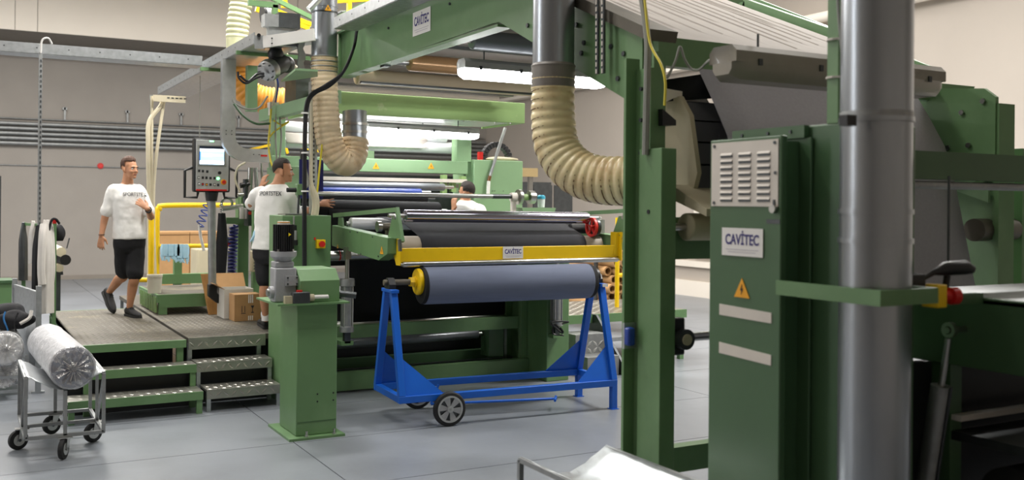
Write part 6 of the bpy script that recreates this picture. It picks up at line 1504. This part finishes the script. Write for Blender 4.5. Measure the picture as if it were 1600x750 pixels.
# --- the walking man
t0 = 11.25
J = dict(neck=(199, 286, 0), head=(203, 264, -.02), pelvis=(203, 372, .02), chest=(199, 308, .0),
         sh_r=(177, 299, -.10), el_r=(165, 338, -.10), wr_r=(159, 368, -.14), sh_l=(219, 299, .08), el_l=(236, 338, .02), wr_l=(231, 326, -.16),
         hip_l=(213, 378, .06), kn_l=(211, 431, -.02), an_l=(203, 479, .02), hip_r=(193, 378, -.03), kn_r=(194, 427, .10), an_r=(171, 457, .40),
         heel_l=on_z(199, 493, .603), toe_l=on_z(219, 497, .603), heel_r=(163, 458, .46), toe_r=on_z(177, 489, .61))
chestdir = RX * .50 - FW * .87
p = person(t0, tuple(on_z(203, 493, .6)), J, (.90, -.42), chestdir, 'young man in white T-shirt and black shorts walking with a hand on his chest', 'hair_brown', .022,
       ('SPORTSTEX', at_depth(212, 304, t0 - .12), Vector((chestdir.y * -1, chestdir.x, 0)), chestdir, .25, .060), arm_hands={'r': ((-.05, -1, -.05), (.2, 0, .9), (.6, 0, -.6), .35), 'l': ((-.75, .62, -.1), (-.5, -.3, .8), (.2, .8, -.3), .45)})
MB().ring(at_depth(232.5, 328, t0 - .15), (at_depth(231, 326, t0 - .16) - at_depth(236, 338, t0 + .02)), .028, .037, -.012, .012).build('wrist_watch', M['black_rubber'], p)
MB().ring(at_depth(159.3, 367, t0 - .138), (0, .1, 1), .027, .033, -.003, .003).build('wrist_band', M['black_rubber'], p)
# --- the man at the controls, seen from behind
t0 = 10.15
J = dict(neck=(434, 286, 0), head=(443, 268, .03), pelvis=(422, 388, .0), chest=(428, 316, .02),
         sh_l=(402, 304, .06), el_l=(391, 322, .26), wr_l=(408, 293, .50), sh_r=(453, 306, -.04), el_r=(464, 336, .10), wr_r=(499, 319, .26),
         hip_l=(413, 390, .03), kn_l=(415, 440, .0), an_l=(416, 498, .05), hip_r=(433, 390, -.03), kn_r=(436, 440, .05), an_r=(438, 497, .15),
         heel_l=on_z(417, 514, .603), toe_l=on_z(408, 505, .603), heel_r=on_z(441, 511, .603), toe_r=on_z(447, 503, .603))
chestdir = RX * .20 + FW * .98
p = person(t0, tuple(on_z(428, 511, .6)), J, (.93, .18), chestdir, 'man in white T-shirt with printed back working at the machine controls, seen from behind', 'hair_dark', .014,
       ('SPORTSTEX', at_depth(419.5, 302.5, t0 - .14), Vector((chestdir.y, -chestdir.x, 0)), -chestdir, .243, .062), arm_hands={'l': ((.25, .9, .3), (.6, -.2, .6), (.8, .2, 0), .3), 'r': ((.95, .08, .1), (.0, -.55, .8), (.0, .9, .1), .12, .36)}, socks=True)
gl = MB(); q = at_depth(400, 362, 10.1)
for k in range(4): limb(gl, [q, q + Vector((-.02 + .02 * k, 0, -.05)), q + Vector((-.05 + .03 * k, .01, -.10 - .01 * (k % 2)))], [.016, .016, .009], 4, 8)
ellipsoid(gl, q + Vector((0, 0, -.03)), (RX, FW, UP), (.03, .02, .05)); remesh(gl.build('pocket_glove', M['blue_glove'], p), .007, 2)
# --- the stooping man behind the long shaft
st = thing('operator_step', (5.2, 10.5, 0), 'low hidden step under the stooping man inside the machine', 'step')
B(4.92, 5.48, 10.30, 10.78, .69, .72).build('tread', M['checker_plate'], st)
for x in (4.95, 5.45):
    for y in (10.33, 10.75): B(x - .02, x + .02, y - .02, y + .02, 0, .69).build('leg', M['galvanised'], st)
t0 = 11.62
J = dict(neck=(727, 312, .02), head=(730, 301, .0), pelvis=(764, 382, .12), chest=(738, 328, .02),
         sh_l=(717, 330, .20), el_l=(706, 352, .10), wr_l=(709, 328, -.04), sh_r=(752, 330, -.12), el_r=(742, 362, -.20), wr_r=(724, 352, -.14),
         hip_l=(757, 386, .2), kn_l=(752, 442, .16), an_l=Vector((5.27, 10.62, .83)), hip_r=(770, 386, .02), kn_r=(764, 446, -.05), an_r=Vector((5.26, 10.44, .83)),
         heel_l=Vector((5.30, 10.62, .725)), toe_l=Vector((5.06, 10.62, .725)), heel_r=Vector((5.29, 10.44, .725)), toe_r=Vector((5.05, 10.44, .725)))
chestdir = -RX * .85 + FW * .45
p = person(t0, (5.25, 10.53, .72), J, (-.80, .45), chestdir, 'man in white T-shirt stooping behind the long bare steel shaft', 'hair_dark', .012,
       None, head_up=UP * .85 - RX * .35, arm_hands={'l': ((.05, 1, .1), (.5, 0, .6), (.8, .1, -.4), .35), 'r': ((-.8, .3, .2), (0, -1, 0), (0, .3, 1), .4)})
MB().ring(at_depth(709.3, 330, t0 - .03), (0, .1, 1), .027, .036, -.01, .01).build('wrist_watch', M['black_rubber'], p)
